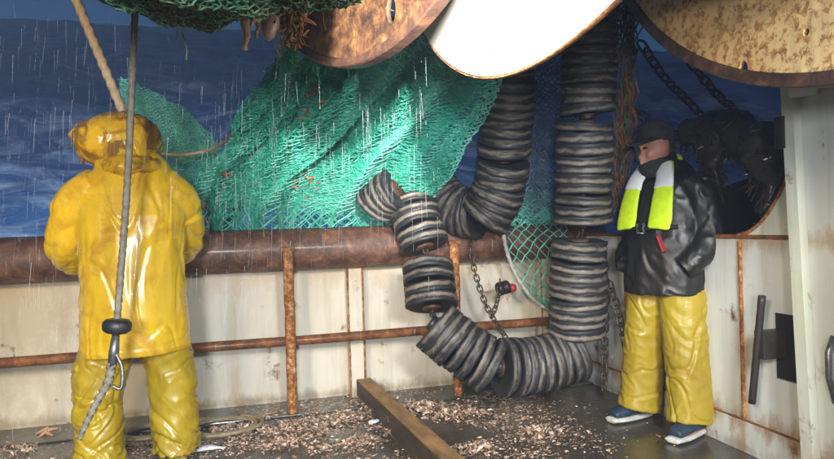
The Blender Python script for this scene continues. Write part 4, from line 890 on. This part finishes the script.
for q in range(240):
    x = random.gauss(290, 7); y = random.uniform(-5, 46); p = onY(x+ (y-20)*.12, y, 1.98+random.gauss(0, .012)); A_.append(tuple(p)); B_.append(tuple(p+Vector((random.gauss(0, .010), random.gauss(0, .006), -abs(random.gauss(0, .016))))))
strands('weed_strands', A_, B_, .0035, M['weed'], wd)['kind'] = 'stuff'
# loose twine ends under the roll
lt = empty('loose_twine', onY(180, 20, 1.9), 'loose twine ends hanging from the dark wound net', 'twine'); A_, B_ = [], []
for (x, y1) in ((175, 40), (182, 60), (232, 22), (150, 16), (205, 18), (262, 20), (320, 30)):
    prev = onY(x, -12, 1.88)
    for k in range(1, 9): p = onY(x+k*.5+random.gauss(0, 1), -12+(y1+12)*k/8, 1.88); A_.append(tuple(prev)); B_.append(tuple(p)); prev = p
strands('twine_end', A_, B_, .0022, M['rope_grey'], lt)['kind'] = 'stuff'

def litter():
    V = []; F = []; n = 0; rng = np.random.default_rng(3)
    tot = 0
    while tot < 17000:
        x = rng.uniform(-1.75, 2.1); y = rng.uniform(2.2, 4.12)
        d = .30+1.1*mnoise.noise((x*1.6, y*1.9, 2.))+.9*mnoise.noise((x*7, y*7, 5.))+.5*mnoise.noise((x*19, y*19, 5.))
        cl = math.exp(-((x-.75)/.75)**2)*math.exp(-((y-3.55)/.55)**2)*1.0 + math.exp(-((x+.1)/.55)**2)*math.exp(-((y-3.55)/.45)**2)*.8 + math.exp(-((x-.9)/.6)**2)*math.exp(-((y-2.9)/.4)**2)*.6+.10
        if x > 1.75: cl *= .35
        if rng.uniform() > d*cl: continue
        tot += 1
        s = rng.gamma(1.6, .0030)+.0018; m = 5
        a = np.sort(rng.uniform(0, 6.283, m)); r = s*rng.uniform(.5, 1.2, m); tl = rng.normal(0, .35, 2)
        pile = max(0, mnoise.noise((x*4, y*4, 8.)))*.055*min(1, cl)
        z0 = .004+(.012 if y > 3.84 else 0)+rng.uniform(0, .004)+pile*rng.uniform(0, 1)
        if rng.uniform() < .12: s *= 2.2
        r = r*rng.uniform(.8, 1.2); px = np.cos(a)*r; py = np.sin(a)*r*rng.uniform(.25, 1); pz = z0+np.abs(px*tl[0]+py*tl[1])+rng.uniform(0, s*.25, m)
        V += [(x+px[i], y+py[i], pz[i]) for i in range(m)]+[(x, y, z0+s*rng.uniform(.2, .6))]
        F += [(n+i, n+(i+1) % m, n+m) for i in range(m)]; n += m+1
    for cx, cy, cr, cn in ((.50, 3.70, .10, 520), (.30, 3.62, .13, 600), (-.10, 3.66, .12, 420), (.95, 3.72, .14, 700), (1.15, 3.50, .12, 520), (.78, 3.36, .08, 260), (.52, 3.25, .07, 220), (1.45, 3.05, .09, 260), (-1.25, 3.72, .10, 200), (1.05, 2.95, .09, 300), (.15, 3.35, .08, 240)):
        for q in range(cn*6//10):
            r0 = cr*math.sqrt(abs(rng.normal(0, .6))); a0 = rng.uniform(0, 6.283); x = cx+r0*math.cos(a0)*1.5; y = cy+r0*math.sin(a0); hgt = max(0, .045*(1-r0/cr/1.1))
            s = rng.gamma(2.0, .0042)+.003; m = 5; a = np.sort(rng.uniform(0, 6.283, m)); r = s*rng.uniform(.4, 1.3, m); al = rng.uniform(.2, 1)
            tx, ty = rng.normal(0, .8, 2); px = np.cos(a)*r; py = np.sin(a)*r*al; z0 = .006+hgt*rng.uniform(.1, 1)
            V += [(x+px[i], y+py[i], max(.004, z0+px[i]*tx+py[i]*ty)) for i in range(m)]+[(x, y, z0+s*rng.uniform(.2, .7))]; F += [(n+i, n+(i+1) % m, n+m) for i in range(m)]; n += m+1
    tag(link('shell_litter', np_mesh('shell_litter', V, F, False), M['debris']), 'crushed shell, weed and starfish bits scattered over the wet deck', 'litter', None, 'stuff')
litter()
f = MB(); p = onZ(373, 424); f.sphere(p+Vector((0, 0, .012)), (.03, .02, .012), 12); f.sphere(p+Vector((.025, .01, .012)), (.014, .012, .010), 10); tag(f.build('white_shell', M['reflective']), 'small white shell on the deck left of the timber board', 'shell')
f = MB(); p = onZ(205, 452); f.tube([p+Vector((-.06, 0, .012)), p+Vector((-.03, .005, .016)), p+Vector((.03, .01, .016)), p+Vector((.08, 0, .012)), p+Vector((.10, -.01, .012))], [(.006, .010), (.012, .024), (.012, .022), (.006, .008), (.004, .022)], 12); tag(f.build('dead_fish', M['reflective']), 'small silver fish lying on the deck by the yellow trousers', 'fish')

# ------------------------------------------------------------------ rain and drips off net and drum, drawn out into motion streaks
def drips():
    rng = np.random.default_rng(11); A_, B_, R_ = [], [], []
    def add(x, y, Y, L, r, tilt):
        p = onY(x, y, Y); A_.append(tuple(p)); B_.append((p.x+tilt*L, p.y, p.z-L)); R_.append(r)
    for k in range(380):     # sheet of water falling off the hauled net
        x = rng.uniform(215, 440); add(x, rng.uniform(20, 225), rng.uniform(2.3, 3.2), rng.uniform(.02, .17)*rng.choice([.5, 1, 1.3]), rng.uniform(.0006, .0013), rng.normal(-.03, .03))
    for k in range(620):     # rain and spray on the open side
        x = rng.uniform(0, 300); add(x, rng.uniform(0, 300), rng.uniform(1.9, 4.2), rng.uniform(.02, .12), rng.uniform(.0003, .0010), rng.normal(-.07, .04))
    for k in range(90):
        add(rng.uniform(0, 520), rng.uniform(230, 440), rng.uniform(2.0, 3.6), rng.uniform(.015, .06), rng.uniform(.0005, .0010), rng.normal(-.03, .03))
    o = strands('water_streaks', A_, B_, np.array(R_)*.55, M['drops'], None, .6); tag(o, 'rain and drips off net and drum drawn out as thin motion streaks', 'water', None, 'stuff')
drips()

# ------------------------------------------------------------------ spray in the air
b = MB(); b.box(-270, 312, -70, 162, -32, 58); HZ = b.build('haze', None)
m = bpy.data.materials.new('salt spray haze'); m.use_nodes = True; t = m.node_tree; t.nodes.clear(); o = t.nodes.new('ShaderNodeOutputMaterial')
pv = t.nodes.new('ShaderNodeVolumePrincipled'); pv.inputs['Color'].default_value = (.62, .76, 1, 1); pv.inputs['Density'].default_value = .0034
t.links.new(pv.outputs[0], o.inputs['Volume']); HZ.data.materials.clear(); HZ.data.materials.append(m); tag(HZ, 'thin salt spray haze hanging in the air', None, None, 'stuff')
